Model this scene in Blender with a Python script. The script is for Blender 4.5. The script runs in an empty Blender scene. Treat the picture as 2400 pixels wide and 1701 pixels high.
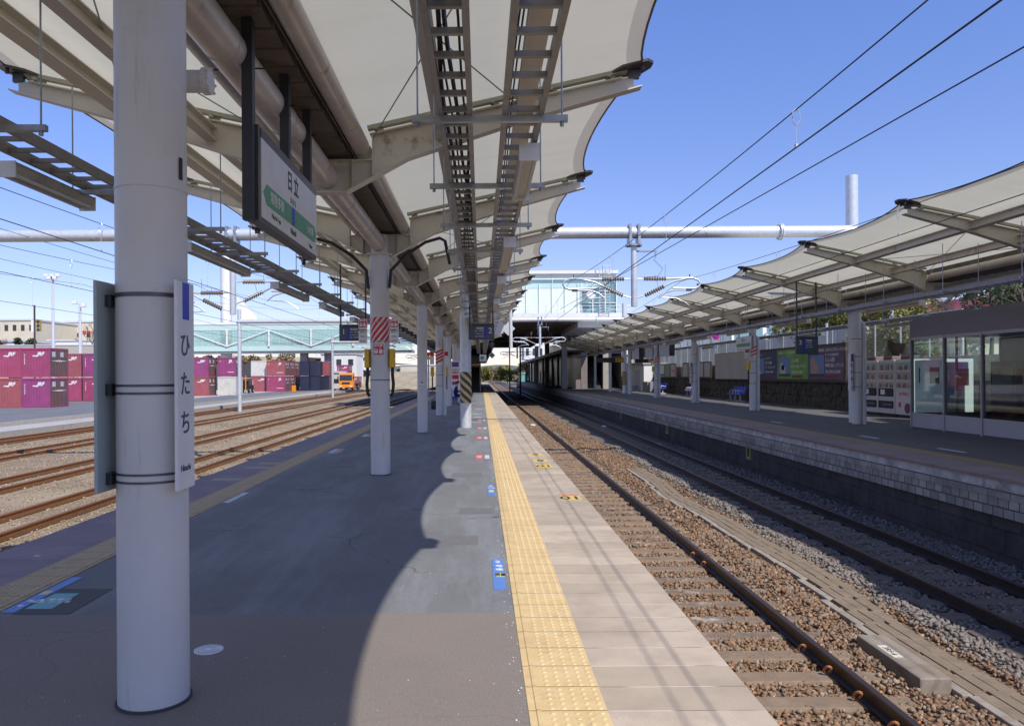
import bpy, math, random
import numpy as np
from mathutils import Vector, Matrix
random.seed(7); rng = np.random.default_rng(7)
R = math.radians
sc = bpy.context.scene
COL = sc.collection

# ------------------------------------------------------------------ camera
cam_d = bpy.data.cameras.new("camera"); cam = bpy.data.objects.new("camera", cam_d); COL.objects.link(cam)
CZ = 1.706
cam.matrix_world = Matrix.Translation((0, 0, CZ)) @ Matrix.Rotation(R(90), 4, 'X') @ Matrix.Rotation(-0.006, 4, 'Z')
cam_d.sensor_width = 36; cam_d.sensor_fit = 'HORIZONTAL'; cam_d.lens = 1805 / 2400 * 36
cam_d.shift_x = 73 / 2400; cam_d.shift_y = 27.5 / 2400
cam_d.clip_start = 0.05; cam_d.clip_end = 9000
sc.camera = cam
# ------------------------------------------------------------------ sky and sun
SUN_DIR = Vector((2.40, -3.78, 5.2)).normalized()          # from the ground towards the sun
EL = math.asin(SUN_DIR.z); ROT = math.atan2(SUN_DIR.x, SUN_DIR.y)
W = bpy.data.worlds.new("World"); sc.world = W; W.use_nodes = True
wn = W.node_tree; sky = wn.nodes.new('ShaderNodeTexSky'); sky.sky_type = 'NISHITA'
sky.sun_disc = False; sky.sun_elevation = EL; sky.sun_rotation = ROT
sky.air_density = 1.0; sky.dust_density = 0.15; sky.ozone_density = 4.0; sky.altitude = 300
tint = wn.nodes.new('ShaderNodeMix'); tint.data_type = 'RGBA'; tint.blend_type = 'MULTIPLY'; tint.inputs['Factor'].default_value = 1
tc = wn.nodes.new('ShaderNodeTexCoord'); sz = wn.nodes.new('ShaderNodeSeparateXYZ'); wn.links.new(tc.outputs['Generated'], sz.inputs[0])   # violet haze towards the horizon
mr = wn.nodes.new('ShaderNodeMapRange'); mr.inputs[1].default_value = 0; mr.inputs[2].default_value = .40; wn.links.new(sz.outputs[2], mr.inputs[0])
hue = wn.nodes.new('ShaderNodeMix'); hue.data_type = 'RGBA'; hue.inputs[6].default_value = (.80, .66, .74, 1); hue.inputs[7].default_value = (.82, .83, 1.13, 1)
wn.links.new(mr.outputs[0], hue.inputs['Factor']); wn.links.new(hue.outputs[2], tint.inputs[7])
wn.links.new(sky.outputs[0], tint.inputs[6]); wn.links.new(tint.outputs[2], wn.nodes['Background'].inputs[0])
wn.nodes['Background'].inputs[1].default_value = 0.15
sl = bpy.data.lights.new("sun", 'SUN'); sl.energy = 3.95; sl.angle = R(0.53); sl.color = (1, .95, .87)
so = bpy.data.objects.new("sun", sl); COL.objects.link(so)
so.rotation_euler = SUN_DIR.to_track_quat('Z', 'Y').to_euler(); so.location = (20, 8, 45)
sc.view_settings.view_transform = 'Standard'; sc.view_settings.look = 'None'
sc.view_settings.exposure = 0.3; sc.view_settings.gamma = 1.0
sc.render.engine = 'CYCLES'
try:
    sc.cycles.use_denoising = True; sc.cycles.denoiser = 'OPENIMAGEDENOISE'
except Exception: pass
sc.cycles.max_bounces = 8; sc.cycles.transparent_max_bounces = 12
sc.cycles.caustics_reflective = False; sc.cycles.caustics_refractive = False

# ------------------------------------------------------------------ materials
def nd(nt, t, **kw):
    n = nt.nodes.new(t)
    for k, v in kw.items(): setattr(n, k, v)
    return n
def new_mat(name):
    m = bpy.data.materials.new(name); m.use_nodes = True
    nt = m.node_tree; b = nt.nodes['Principled BSDF']
    return m, nt, b
def mixc(nt, fac, a, b, mode='MIX'):
    n = nd(nt, 'ShaderNodeMix', data_type='RGBA', blend_type=mode)
    for sock, v in ((n.inputs['Factor'], fac), (n.inputs[6], a), (n.inputs[7], b)):
        if hasattr(v, 'is_linked') or hasattr(v, 'links'): nt.links.new(v, sock)
        elif isinstance(v, (int, float)): sock.default_value = v
        else: sock.default_value = (*v, 1) if len(v) == 3 else v
    return n.outputs[2]
def noise(nt, scale, detail=4, rough=.6, vec=None):
    n = nd(nt, 'ShaderNodeTexNoise'); n.inputs['Scale'].default_value = scale
    n.inputs['Detail'].default_value = detail; n.inputs['Roughness'].default_value = rough
    if vec is None: vec = pos(nt)
    nt.links.new(vec, n.inputs['Vector']); return n.outputs['Fac']
def pos(nt):
    for n in nt.nodes:
        if n.bl_idname == 'ShaderNodeNewGeometry': return n.outputs['Position']
    return nd(nt, 'ShaderNodeNewGeometry').outputs['Position']
def ramp(nt, val, lo, hi, a=0., b=1.):
    n = nd(nt, 'ShaderNodeMapRange'); nt.links.new(val, n.inputs[0])
    n.inputs[1].default_value = lo; n.inputs[2].default_value = hi; n.inputs[3].default_value = a; n.inputs[4].default_value = b
    return n.outputs[0]
def mth(nt, op, a, b=None, c=None):
    n = nd(nt, 'ShaderNodeMath', operation=op)
    for i, v in enumerate((a, b, c)):
        if v is None: continue
        if isinstance(v, (int, float)): n.inputs[i].default_value = v
        else: nt.links.new(v, n.inputs[i])
    return n.outputs[0]
def xyz(nt):
    n = nd(nt, 'ShaderNodeSeparateXYZ'); nt.links.new(pos(nt), n.inputs[0]); return n.outputs
def bump(nt, b, h, strength=.3, dist=.01):
    n = nd(nt, 'ShaderNodeBump'); n.inputs['Strength'].default_value = strength; n.inputs['Distance'].default_value = dist
    nt.links.new(h, n.inputs['Height']); nt.links.new(n.outputs[0], b.inputs['Normal'])
MATS = {}
def mat(name, col, rough=.6, metal=0., var=.12, scale=2.5, dirt=None, dirt_amt=.0, dirt_scale=1.2, bmp=0., bscale=60, streak=False, spec=.5):
    if name in MATS: return MATS[name]
    m, nt, b = new_mat(name)
    f = noise(nt, scale, 5)
    lo = tuple(c * (1 - var) for c in col); hi = tuple(min(1, c * (1 + var)) for c in col)
    c = mixc(nt, ramp(nt, f, .3, .7), lo, hi)
    if dirt is not None:
        v = None
        if streak:
            mp = nd(nt, 'ShaderNodeMapping'); mp.inputs['Scale'].default_value = (1, 1, .12)
            nt.links.new(pos(nt), mp.inputs[0]); v = mp.outputs[0]
        d = noise(nt, dirt_scale, 7, .65, v)
        c = mixc(nt, ramp(nt, d, .62 - dirt_amt * .3, .72, 0, 1), c, dirt)
    nt.links.new(c, b.inputs['Base Color'])
    b.inputs['Roughness'].default_value = rough; b.inputs['Metallic'].default_value = metal
    b.inputs['Specular IOR Level'].default_value = spec
    if bmp > 0: bump(nt, b, noise(nt, bscale, 3), bmp)
    MATS[name] = m; return m
def flat(name, col, rough=.5, metal=0., spec=.5):
    return mat(name, col, rough, metal, var=.05, scale=6, spec=spec)

M_white = mat('white_paint', (.66, .66, .67), .38, var=.05, scale=1.3, dirt=(.40, .35, .28), dirt_amt=.03, dirt_scale=5, streak=True)
M_pillar = mat('pillar_paint', (.62, .61, .60), .46, var=.05, scale=2, dirt=(.47, .45, .43), dirt_amt=.04, dirt_scale=9, streak=True, bmp=.03, bscale=25)
nt = M_pillar.node_tree; b = nt.nodes['Principled BSDF']; base = b.inputs['Base Color'].links[0].from_socket     # small rust specks and scuffs in the paint
c = mixc(nt, ramp(nt, noise(nt, 34, 3, .8), .70, .76, 0, .55), base, (.26, .15, .08)); c = mixc(nt, ramp(nt, noise(nt, 5, 6, .8), .60, .70, 0, .22), c, (.33, .32, .31)); nt.links.new(c, b.inputs['Base Color'])
M_cream = mat('cream_steel', (.62, .58, .50), .42, var=.07, scale=1.6, dirt=(.30, .24, .17), dirt_amt=.05, dirt_scale=3)
M_pipe = mat('pipe_paint', (.54, .48, .42), .3, var=.12, scale=2.2, dirt=(.20, .13, .08), dirt_amt=.12, dirt_scale=4)
M_galv = mat('galvanised_steel', (.36, .38, .40), .42, .7, var=.18, scale=14)
M_galvl = mat('pale_galvanised', (.62, .65, .68), .4, .35, var=.1, scale=9, dirt=(.42, .40, .36), dirt_amt=.05, dirt_scale=3)
M_ladder = mat('ladder_steel', (.28, .27, .27), .5, .35, var=.15, scale=9)
M_gutter = mat('gutter_brown', (.115, .09, .072), .55, var=.3, scale=3, dirt=(.05, .035, .026), dirt_amt=.3, dirt_scale=5)
M_strap = mat('dark_strap', (.10, .10, .11), .4, .5)
M_sleeperd = mat('dirty_sleeper', (.13, .105, .085), .9, var=.2, scale=6)
M_black = mat('black_rubber', (.014, .014, .016), .5, var=.1)
M_dark = mat('dark_frame', (.03, .032, .038), .4, var=.1)
M_brownf = mat('brown_frame', (.055, .038, .034), .45, var=.15)
M_wire = flat('wire', (.05, .05, .06), .5, .3)
M_insul = flat('insulator_brown', (.22, .17, .13), .3)
M_steel = mat('bolt_steel', (.10, .095, .09), .45, .6, var=.2)
M_glass, nt, b = new_mat('tinted_glass')
b.inputs['Base Color'].default_value = (.80, .93, .91, 1); b.inputs['Roughness'].default_value = .03
b.inputs['Transmission Weight'].default_value = 1.0; b.inputs['IOR'].default_value = 1.06
b.inputs['Specular IOR Level'].default_value = .9; b.inputs['Coat Weight'].default_value = .8; b.inputs['Coat Roughness'].default_value = .02
M_green_glass = mat('green_panel_glass', (.52, .70, .67), .12, var=.06, scale=.3)
M_greenpanel = mat('pale_green_panel', (.74, .82, .76), .3, var=.03, scale=.4)
M_bluedark = mat('blue_glass', (.16, .27, .30), .06, var=.15, scale=.15)

# membrane: white coated fabric that lets a little light through
M_memb, nt, b = new_mat('roof_membrane')
c = mixc(nt, ramp(nt, noise(nt, .9, 5), .3, .75), (.66, .63, .55), (.74, .72, .65))
mp = nd(nt, 'ShaderNodeMapping'); mp.inputs['Scale'].default_value = (.5, 2.2, 1); nt.links.new(pos(nt), mp.inputs[0])
st = ramp(nt, noise(nt, .9, 7, .7, mp.outputs[0]), .48, .72, 0, .28); c = mixc(nt, st, c, (.50, .46, .37))     # water stains
b.inputs['Roughness'].default_value = .7; nt.links.new(c, b.inputs['Base Color'])
tr = nd(nt, 'ShaderNodeBsdfTranslucent'); nt.links.new(mixc(nt, st, (.88, .84, .66), (.70, .64, .47)), tr.inputs[0])
mx = nd(nt, 'ShaderNodeMixShader'); mx.inputs[0].default_value = .31
nt.links.new(b.outputs[0], mx.inputs[1]); nt.links.new(tr.outputs[0], mx.inputs[2])
nt.links.new(mx.outputs[0], nt.nodes['Material Output'].inputs[0])
M_hem, nt, b = new_mat('membrane_hem')
c = mixc(nt, ramp(nt, noise(nt, 1.2, 5), .3, .75), (.76, .73, .64), (.84, .82, .75))
b.inputs['Roughness'].default_value = .7; nt.links.new(c, b.inputs['Base Color'])
tr = nd(nt, 'ShaderNodeBsdfTranslucent'); tr.inputs[0].default_value = (.80, .76, .65, 1)
mx = nd(nt, 'ShaderNodeMixShader'); mx.inputs[0].default_value = .20
nt.links.new(b.outputs[0], mx.inputs[1]); nt.links.new(tr.outputs[0], mx.inputs[2])
nt.links.new(mx.outputs[0], nt.nodes['Material Output'].inputs[0])

def asphalt(name, col, col2, speck, patch):
    m, nt, b = new_mat(name)
    c = mixc(nt, ramp(nt, noise(nt, .7, 6, .65), .32, .68), col, col2)
    if patch:
        mp = nd(nt, 'ShaderNodeMapping'); mp.inputs['Scale'].default_value = (1.5, .25, 1); nt.links.new(pos(nt), mp.inputs[0])
        c = mixc(nt, ramp(nt, noise(nt, .8, 6, .7, mp.outputs[0]), .46, .64, 0, .8), c, patch)
    s = noise(nt, 190, 2, .8)
    c = mixc(nt, ramp(nt, s, .58, .70, 0, .8), c, speck)
    c = mixc(nt, ramp(nt, noise(nt, 75, 3, .8), .35, .5, .45, 0), c, tuple(x * .45 for x in col))
    wv = nd(nt, 'ShaderNodeVectorMath', operation='ADD'); nt.links.new(pos(nt), wv.inputs[0]); wob = nd(nt, 'ShaderNodeTexNoise'); wob.inputs['Scale'].default_value = 1.3; nt.links.new(pos(nt), wob.inputs['Vector']); nt.links.new(wob.outputs['Color'], wv.inputs[1])
    ve = nd(nt, 'ShaderNodeTexVoronoi', feature='DISTANCE_TO_EDGE'); ve.inputs['Scale'].default_value = .42; nt.links.new(wv.outputs[0], ve.inputs['Vector'])
    crk = mth(nt, 'MULTIPLY', mth(nt, 'LESS_THAN', ve.outputs['Distance'], .0035), ramp(nt, noise(nt, .5, 2), .48, .6, 0, .75 if patch else .25))
    c = mixc(nt, crk, c, tuple(x * .25 for x in col))
    nt.links.new(c, b.inputs['Base Color']); b.inputs['Roughness'].default_value = .82
    bump(nt, b, noise(nt, 150, 3, .7), .35, .004)
    return m
M_asph_blue = asphalt('old_platform_asphalt', (.145, .147, .150), (.185, .187, .190), (.23, .235, .24), (.25, .262, .28))
M_asph_brown = asphalt('new_platform_asphalt', (.195, .165, .142), (.225, .19, .165), (.36, .32, .28), None)
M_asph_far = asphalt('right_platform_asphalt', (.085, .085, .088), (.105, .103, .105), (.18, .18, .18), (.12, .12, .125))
M_yard = asphalt('yard_asphalt', (.135, .14, .15), (.17, .175, .185), (.25, .25, .25), (.2, .2, .205))

# joint helper: thin line every `step` along axis value
def joint(nt, v, step, w, off=0.):
    t = mth(nt, 'FRACT', mth(nt, 'DIVIDE', mth(nt, 'ADD', v, off + 1000 * step), step))
    return mth(nt, 'LESS_THAN', t, w / step)
def slab_mat(name, c1, c2, step, line, off=0.):
    m, nt, b = new_mat(name); p = xyz(nt)
    cell = mth(nt, 'FLOOR', mth(nt, 'DIVIDE', mth(nt, 'ADD', p[1], off + 1000 * step), step))
    wn_ = nd(nt, 'ShaderNodeTexWhiteNoise', noise_dimensions='1D'); nt.links.new(cell, wn_.inputs['W'])
    c = mixc(nt, wn_.outputs['Value'], c1, c2)
    c = mixc(nt, ramp(nt, noise(nt, 130, 3, .8), .35, .65, 0, .5), c, tuple(x * .62 for x in c1))
    c = mixc(nt, ramp(nt, noise(nt, 2.2, 6, .7), .45, .75, 0, .6), c, tuple(x * .68 for x in c1))
    c = mixc(nt, ramp(nt, noise(nt, .55, 4, .6), .42, .62, 0, .55), c, tuple(x * .66 for x in c1))
    c = mixc(nt, ramp(nt, noise(nt, 28, 4, .8), .58, .72, 0, .35), c, tuple(x * .5 for x in c1))
    j = joint(nt, p[1], step, .007, off)
    jc = mixc(nt, ramp(nt, noise(nt, 1.7, 2), .45, .55), line, tuple(x * .3 for x in c1))
    c = mixc(nt, j, c, jc)
    nt.links.new(c, b.inputs['Base Color']); b.inputs['Roughness'].default_value = .75
    bump(nt, b, noise(nt, 120, 3), .2, .004)
    return m
M_pink = slab_mat('pink_concrete_slab', (.46, .375, .285), (.61, .50, .395), .3, (.62, .56, .50))
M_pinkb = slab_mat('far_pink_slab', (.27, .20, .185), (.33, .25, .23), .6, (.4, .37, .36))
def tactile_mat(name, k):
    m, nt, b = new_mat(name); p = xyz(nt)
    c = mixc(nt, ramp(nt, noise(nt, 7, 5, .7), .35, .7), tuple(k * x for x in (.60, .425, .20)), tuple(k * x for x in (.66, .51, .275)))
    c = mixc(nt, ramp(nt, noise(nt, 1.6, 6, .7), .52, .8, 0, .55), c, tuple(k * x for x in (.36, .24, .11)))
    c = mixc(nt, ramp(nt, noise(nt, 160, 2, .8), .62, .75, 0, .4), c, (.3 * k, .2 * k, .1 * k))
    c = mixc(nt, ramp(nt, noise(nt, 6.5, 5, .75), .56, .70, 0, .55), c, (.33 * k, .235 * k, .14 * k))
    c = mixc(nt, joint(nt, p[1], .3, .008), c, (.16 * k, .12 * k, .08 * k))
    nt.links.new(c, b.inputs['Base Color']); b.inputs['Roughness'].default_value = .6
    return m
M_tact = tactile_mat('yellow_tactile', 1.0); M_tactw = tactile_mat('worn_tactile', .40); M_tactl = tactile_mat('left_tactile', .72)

def stone_mat(name, cols, dark=.5):
    m, nt, b = new_mat(name)
    g = nd(nt, 'ShaderNodeNewGeometry'); r = nd(nt, 'ShaderNodeValToRGB')
    e = r.color_ramp.elements; e[0].color = (*cols[0], 1); e[0].position = 0; e[1].color = (*cols[-1], 1); e[1].position = 1
    for i, cc in enumerate(cols[1:-1]):
        q = e.new((i + 1) / (len(cols) - 1)); q.color = (*cc, 1)
    nt.links.new(g.outputs['Random Per Island'], r.inputs[0])
    c = mixc(nt, ramp(nt, noise(nt, 45, 4, .7), .35, .7, 0, .55), r.outputs[0], tuple(x * dark for x in cols[0]))
    nt.links.new(c, b.inputs['Base Color']); b.inputs['Roughness'].default_value = .85
    return m
M_stone = stone_mat('rusty_ballast', [(.17, .095, .05), (.33, .19, .105), (.24, .15, .09), (.37, .235, .14), (.22, .17, .125), (.46, .36, .27)])
M_stoneg = stone_mat('grey_ballast', [(.17, .145, .125), (.25, .22, .195), (.22, .165, .125), (.31, .28, .25), (.18, .165, .155)])
M_stoney = stone_mat('yard_gravel', [(.32, .235, .14), (.45, .34, .22), (.38, .30, .20), (.52, .43, .31), (.27, .19, .12)])
def ground_mat(name, a, b_, c_, sc1, bscale):
    m, nt, b = new_mat(name)
    vo = nd(nt, 'ShaderNodeTexVoronoi'); vo.inputs['Scale'].default_value = sc1; nt.links.new(pos(nt), vo.inputs['Vector'])
    sep = nd(nt, 'ShaderNodeSeparateColor'); nt.links.new(vo.outputs['Color'], sep.inputs[0])
    c = mixc(nt, sep.outputs[0], a, b_)
    c = mixc(nt, ramp(nt, vo.outputs['Distance'], .25, .6, 0, .75), c, tuple(x * .25 for x in a))
    c = mixc(nt, ramp(nt, noise(nt, .35, 6, .7), .42, .68, 0, .7), c, c_)
    nt.links.new(c, b.inputs['Base Color']); b.inputs['Roughness'].default_value = .9
    h = mth(nt, 'SUBTRACT', 1., vo.outputs['Distance']); bump(nt, b, h, .7, .04)
    return m
M_ballast = ground_mat('ballast_bed', (.20, .115, .06), (.32, .20, .12), (.25, .175, .115), 19, 1)
M_ballastg = ground_mat('ballast_bed_grey', (.17, .14, .115), (.25, .22, .19), (.20, .165, .13), 19, 1)
M_gravel = ground_mat('yard_bed', (.31, .225, .135), (.47, .36, .235), (.42, .335, .225), 17, 1)
M_dry = ground_mat('dry_ground', (.26, .23, .16), (.34, .30, .21), (.20, .19, .11), 2.5, 1)

def rail_mat(name, top, side):
    m, nt, b = new_mat(name)
    g = nd(nt, 'ShaderNodeNewGeometry'); s = nd(nt, 'ShaderNodeSeparateXYZ'); nt.links.new(g.outputs['Normal'], s.inputs[0])
    f = mth(nt, 'GREATER_THAN', s.outputs[2], .9)
    sd = mixc(nt, ramp(nt, noise(nt, 9, 5), .3, .7), side, tuple(x * 1.5 for x in side))
    tp = mixc(nt, ramp(nt, noise(nt, 30, 3), .3, .7), top, tuple(x * .8 for x in top))
    nt.links.new(mixc(nt, f, sd, tp), b.inputs['Base Color'])
    nt.links.new(mth(nt, 'MULTIPLY', f, .75), b.inputs['Metallic']); b.inputs['Roughness'].default_value = .42
    return m
M_rail = rail_mat('worn_rail', (.10, .085, .09), (.040, .022, .018))
M_railr = rail_mat('rusty_rail', (.33, .21, .13), (.21, .085, .03))
M_rust = mat('rust', (.46, .19, .07), .8, var=.3, scale=20)
M_sleeper = mat('concrete_sleeper', (.225, .165, .115), .85, var=.2, scale=6, dirt=(.22, .14, .08), dirt_amt=.3, dirt_scale=4, bmp=.2)
M_wood = mat('old_wood_sleeper', (.20, .15, .115), .9, var=.3, scale=5, dirt=(.46, .42, .38), dirt_amt=.2, dirt_scale=5, bmp=.3)
M_conc = mat('concrete', (.40, .37, .32), .85, var=.12, scale=3, dirt=(.24, .19, .14), dirt_amt=.25, dirt_scale=3, bmp=.15)
M_concd = mat('concrete_trough', (.215, .165, .115), .85, var=.18, scale=5, dirt=(.2, .15, .1), dirt_amt=.3, dirt_scale=4, bmp=.2)

def brick_mat(name, c1, c2, mortar, w, h, msize, stain, xaxis=1, amt=.6, ssc=1.3):
    m, nt, b = new_mat(name); p = xyz(nt)
    cb = nd(nt, 'ShaderNodeCombineXYZ'); nt.links.new(p[xaxis], cb.inputs[0]); nt.links.new(p[2], cb.inputs[1])
    br = nd(nt, 'ShaderNodeTexBrick'); nt.links.new(cb.outputs[0], br.inputs['Vector'])
    br.inputs['Color1'].default_value = (*c1, 1); br.inputs['Color2'].default_value = (*c2, 1); br.inputs['Mortar'].default_value = (*mortar, 1)
    br.inputs['Scale'].default_value = 1; br.inputs['Brick Width'].default_value = w; br.inputs['Row Height'].default_value = h
    br.inputs['Mortar Size'].default_value = msize; br.inputs['Mortar Smooth'].default_value = .3
    c = mixc(nt, ramp(nt, noise(nt, ssc, 7, .7), .42, .62, 0, amt), br.outputs['Color'], stain)
    c = mixc(nt, ramp(nt, noise(nt, 12, 5, .7), .5, .75, 0, .5), c, tuple(x * .5 for x in c1))
    nt.links.new(c, b.inputs['Base Color']); b.inputs['Roughness'].default_value = .9
    h_ = mth(nt, 'SUBTRACT', 1., br.outputs['Fac']); bump(nt, b, h_, .6, .02)
    return m
M_block = brick_mat('platform_blocks', (.50, .46, .41), (.33, .30, .27), (.07, .06, .055), .24, .40, .012, (.17, .14, .12))
M_course = brick_mat('platform_course', (.50, .46, .43), (.36, .34, .32), (.08, .07, .06), .52, .14, .010, (.16, .14, .13))
M_lower = brick_mat('platform_lower_wall', (.075, .062, .056), (.055, .045, .042), (.035, .03, .028), .7, .38, .02, (.14, .12, .11), amt=.45)
M_coping = mat('stained_coping', (.50, .49, .49), .85, var=.25, scale=2.5, dirt=(.18, .165, .16), dirt_amt=.4, dirt_scale=3)
M_retwall = brick_mat('dark_stone_wall', (.075, .062, .048), (.05, .043, .036), (.02, .018, .016), .42, .6, .04, (.15, .12, .085), amt=.4, ssc=2.5)

M_red = flat('sign_red', (.58, .015, .03), .4); M_signw = flat('sign_white', (.74, .74, .74), .4); M_signgreen = flat('sign_green', (.07, .33, .18), .4)
M_signblue = flat('sign_blue', (.02, .03, .46), .4); M_ink = flat('ink', (.02, .022, .03), .5); M_navy = flat('sign_navy', (.055, .07, .095), .35)
M_lightblue = flat('sticker_blue', (.10, .22, .55), .5); M_teal = flat('sticker_teal', (.11, .36, .38), .5); M_yellow = flat('paint_yellow', (.75, .52, .05), .5)
M_boxyellow = flat('box_yellow', (.72, .45, .02), .4); M_stripeY = flat('stripe_yellow', (.60, .46, .20), .5); M_pale = flat('pale_paint', (.55, .56, .6), .6)
M_skin = flat('skin', (.52, .34, .26), .5); M_coat = flat('navy_coat', (.022, .024, .055), .8); M_grey = flat('mid_grey', (.25, .25, .26), .6)
M_orange = flat('truck_orange', (.80, .27, .015), .3); M_bench = flat('bench_blue', (.03, .055, .52), .35); M_maroon = flat('maroon', (.24, .05, .06), .6)
M_silver = mat('waiting_room_panel', (.42, .40, .44), .35, .25, var=.05, scale=3)
M_tinfas, nt, b = new_mat('ribbed_fascia'); p = xyz(nt)
rb = mth(nt, 'SINE', mth(nt, 'MULTIPLY', p[2], 230.)); nt.links.new(mixc(nt, ramp(nt, rb, -1, 1), (.20, .175, .175), (.29, .26, .265)), b.inputs['Base Color'])
b.inputs['Roughness'].default_value = .4; b.inputs['Metallic'].default_value = .3; bump(nt, b, rb, .4, .005)
M_bwhite = mat('building_white', (.74, .74, .72), .6, var=.05, scale=.4, dirt=(.55, .53, .5), dirt_amt=.1, dirt_scale=.5, streak=True)
M_bcream = mat('building_cream', (.62, .56, .44), .7, var=.06, scale=.4, dirt=(.48, .43, .35), dirt_amt=.1, dirt_scale=.4, streak=True)
M_soffit = mat('dark_soffit', (.045, .04, .04), .6, var=.2, scale=.4)
M_granite = mat('pink_granite', (.24, .20, .19), .35, var=.14, scale=2, dirt=(.30, .26, .25), dirt_amt=.2, dirt_scale=.6)
M_bglass, nt, b = new_mat('bridge_glass')
b.inputs['Base Color'].default_value = (.55, .78, .72, 1); b.inputs['Transmission Weight'].default_value = .6; b.inputs['Roughness'].default_value = .06; b.inputs['IOR'].default_value = 1.08
M_win = mat('dark_window', (.03, .04, .05), .1, var=.2)

# ------------------------------------------------------------------ mesh building
class MB:
    def __init__(s): s.v = []; s.f = []; s.m = []
    def add(s, vs, fs, mi=0):
        o = len(s.v); s.v.extend([tuple(q) for q in vs]); s.f.extend([tuple(i + o for i in f) for f in fs]); s.m.extend([mi] * len(fs)); return s
    def box(s, x0, x1, y0, y1, z0, z1, mi=0):
        v = [(x0, y0, z0), (x1, y0, z0), (x1, y1, z0), (x0, y1, z0), (x0, y0, z1), (x1, y0, z1), (x1, y1, z1), (x0, y1, z1)]
        return s.add(v, [(0, 3, 2, 1), (4, 5, 6, 7), (0, 1, 5, 4), (1, 2, 6, 5), (2, 3, 7, 6), (3, 0, 4, 7)], mi)
    def bbox(s, x0, x1, y0, y1, z0, z1, b=.01, mi=0):     # box with bevelled edges
        import bmesh
        bm = bmesh.new(); bmesh.ops.create_cube(bm, size=1)
        bmesh.ops.scale(bm, vec=(x1 - x0, y1 - y0, z1 - z0), verts=bm.verts)
        bmesh.ops.translate(bm, vec=((x0 + x1) / 2, (y0 + y1) / 2, (z0 + z1) / 2), verts=bm.verts)
        bmesh.ops.bevel(bm, geom=bm.edges[:], offset=b, segments=2, affect='EDGES', profile=.5)
        bm.verts.index_update()
        s.add([v.co[:] for v in bm.verts], [tuple(v.index for v in f.verts) for f in bm.faces], mi); bm.free(); return s
    def bar(s, p0, p1, w, h, mi=0, up=(0, 0, 1)):          # beam of w x h along p0-p1
        p0 = Vector(p0); p1 = Vector(p1); d = (p1 - p0).normalized(); u = Vector(up)
        sx = d.cross(u)
        if sx.length < 1e-5: sx = d.cross(Vector((1, 0, 0)))
        sx.normalize(); uz = sx.cross(d)
        v = []
        for p in (p0, p1):
            for a, c in ((-1, -1), (1, -1), (1, 1), (-1, 1)): v.append(p + sx * (a * w / 2) + uz * (c * h / 2))
        return s.add(v, [(0, 1, 2, 3), (7, 6, 5, 4), (0, 4, 5, 1), (1, 5, 6, 2), (2, 6, 7, 3), (3, 7, 4, 0)], mi)
    def tube(s, pts, r, n=8, mi=0, cap=True):
        pts = [Vector(p) for p in pts]; rs = r if isinstance(r, (list, tuple)) else [r] * len(pts); vs = []; fs = []
        ref = None
        for i, p in enumerate(pts):
            d = (pts[min(i + 1, len(pts) - 1)] - pts[max(i - 1, 0)])
            if d.length < 1e-9: d = Vector((0, 0, 1))
            d.normalize()
            if ref is None:
                ref = d.cross(Vector((0, 0, 1)))
                if ref.length < .05: ref = d.cross(Vector((1, 0, 0)))
            a = (ref - d * ref.dot(d)); a.normalize(); ref = a; b_ = d.cross(a)
            for k in range(n):
                t = 2 * math.pi * k / n; vs.append(p + a * (rs[i] * math.cos(t)) + b_ * (rs[i] * math.sin(t)))
        for i in range(len(pts) - 1):
            for k in range(n):
                fs.append((i * n + k, i * n + (k + 1) % n, (i + 1) * n + (k + 1) % n, (i + 1) * n + k))
        if cap:
            fs.append(tuple(range(n - 1, -1, -1))); fs.append(tuple(range((len(pts) - 1) * n, len(pts) * n)))
        return s.add(vs, fs, mi)
    def prism(s, poly, f0, f1, mi=0):       # poly of 2d points, f0/f1 map (a,b) to 3d at either end
        n = len(poly); vs = [f0(*q) for q in poly] + [f1(*q) for q in poly]
        fs = [tuple(range(n)), tuple(range(2 * n - 1, n - 1, -1))] + [(i + n, (i + 1) % n + n, (i + 1) % n, i) for i in range(n)]
        return s.add(vs, fs, mi)
    def quad(s, a, b, c, d, mi=0): return s.add([a, b, c, d], [(0, 1, 2, 3)], mi)
    def disc(s, c, r, ax='y', t=.01, n=24, mi=0):
        c = Vector(c); d = {'x': Vector((1, 0, 0)), 'y': Vector((0, 1, 0)), 'z': Vector((0, 0, 1))}[ax]
        return s.tube([c - d * t / 2, c + d * t / 2], r, n, mi)
    def build(s, name, mats, parent=None, smooth=False, sharp=35):
        me = bpy.data.meshes.new(name)
        v = s.v
        if parent is not None:
            L = WORLD[parent.name]; v = [(q[0] - L[0], q[1] - L[1], q[2] - L[2]) for q in v]
        me.from_pydata([tuple(q) for q in v], [], s.f)
        if not isinstance(mats, (list, tuple)): mats = [mats]
        for m in mats: me.materials.append(m)
        if len(mats) > 1: me.polygons.foreach_set('material_index', s.m)
        me.update()
        if smooth:
            me.polygons.foreach_set('use_smooth', [True] * len(me.polygons))
            try: me.set_sharp_from_angle(angle=R(sharp))
            except Exception: pass
        o = bpy.data.objects.new(name, me); COL.objects.link(o)
        if parent is not None: o.parent = parent; WORLD[o.name] = WORLD[parent.name]
        else: WORLD[o.name] = (0, 0, 0)
        return o
WORLD = {}
def tag(o, label=None, cat=None, group=None, kind=None):
    for k, v in (('label', label), ('category', cat), ('group', group), ('kind', kind)):
        if v: o[k] = v
    return o
def thing(name, label, cat, loc=(0, 0, 0), group=None):
    o = bpy.data.objects.new(name, None); COL.objects.link(o); o.location = loc; o.empty_display_size = .1
    WORLD[o.name] = tuple(loc); return tag(o, label, cat, group)
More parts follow.
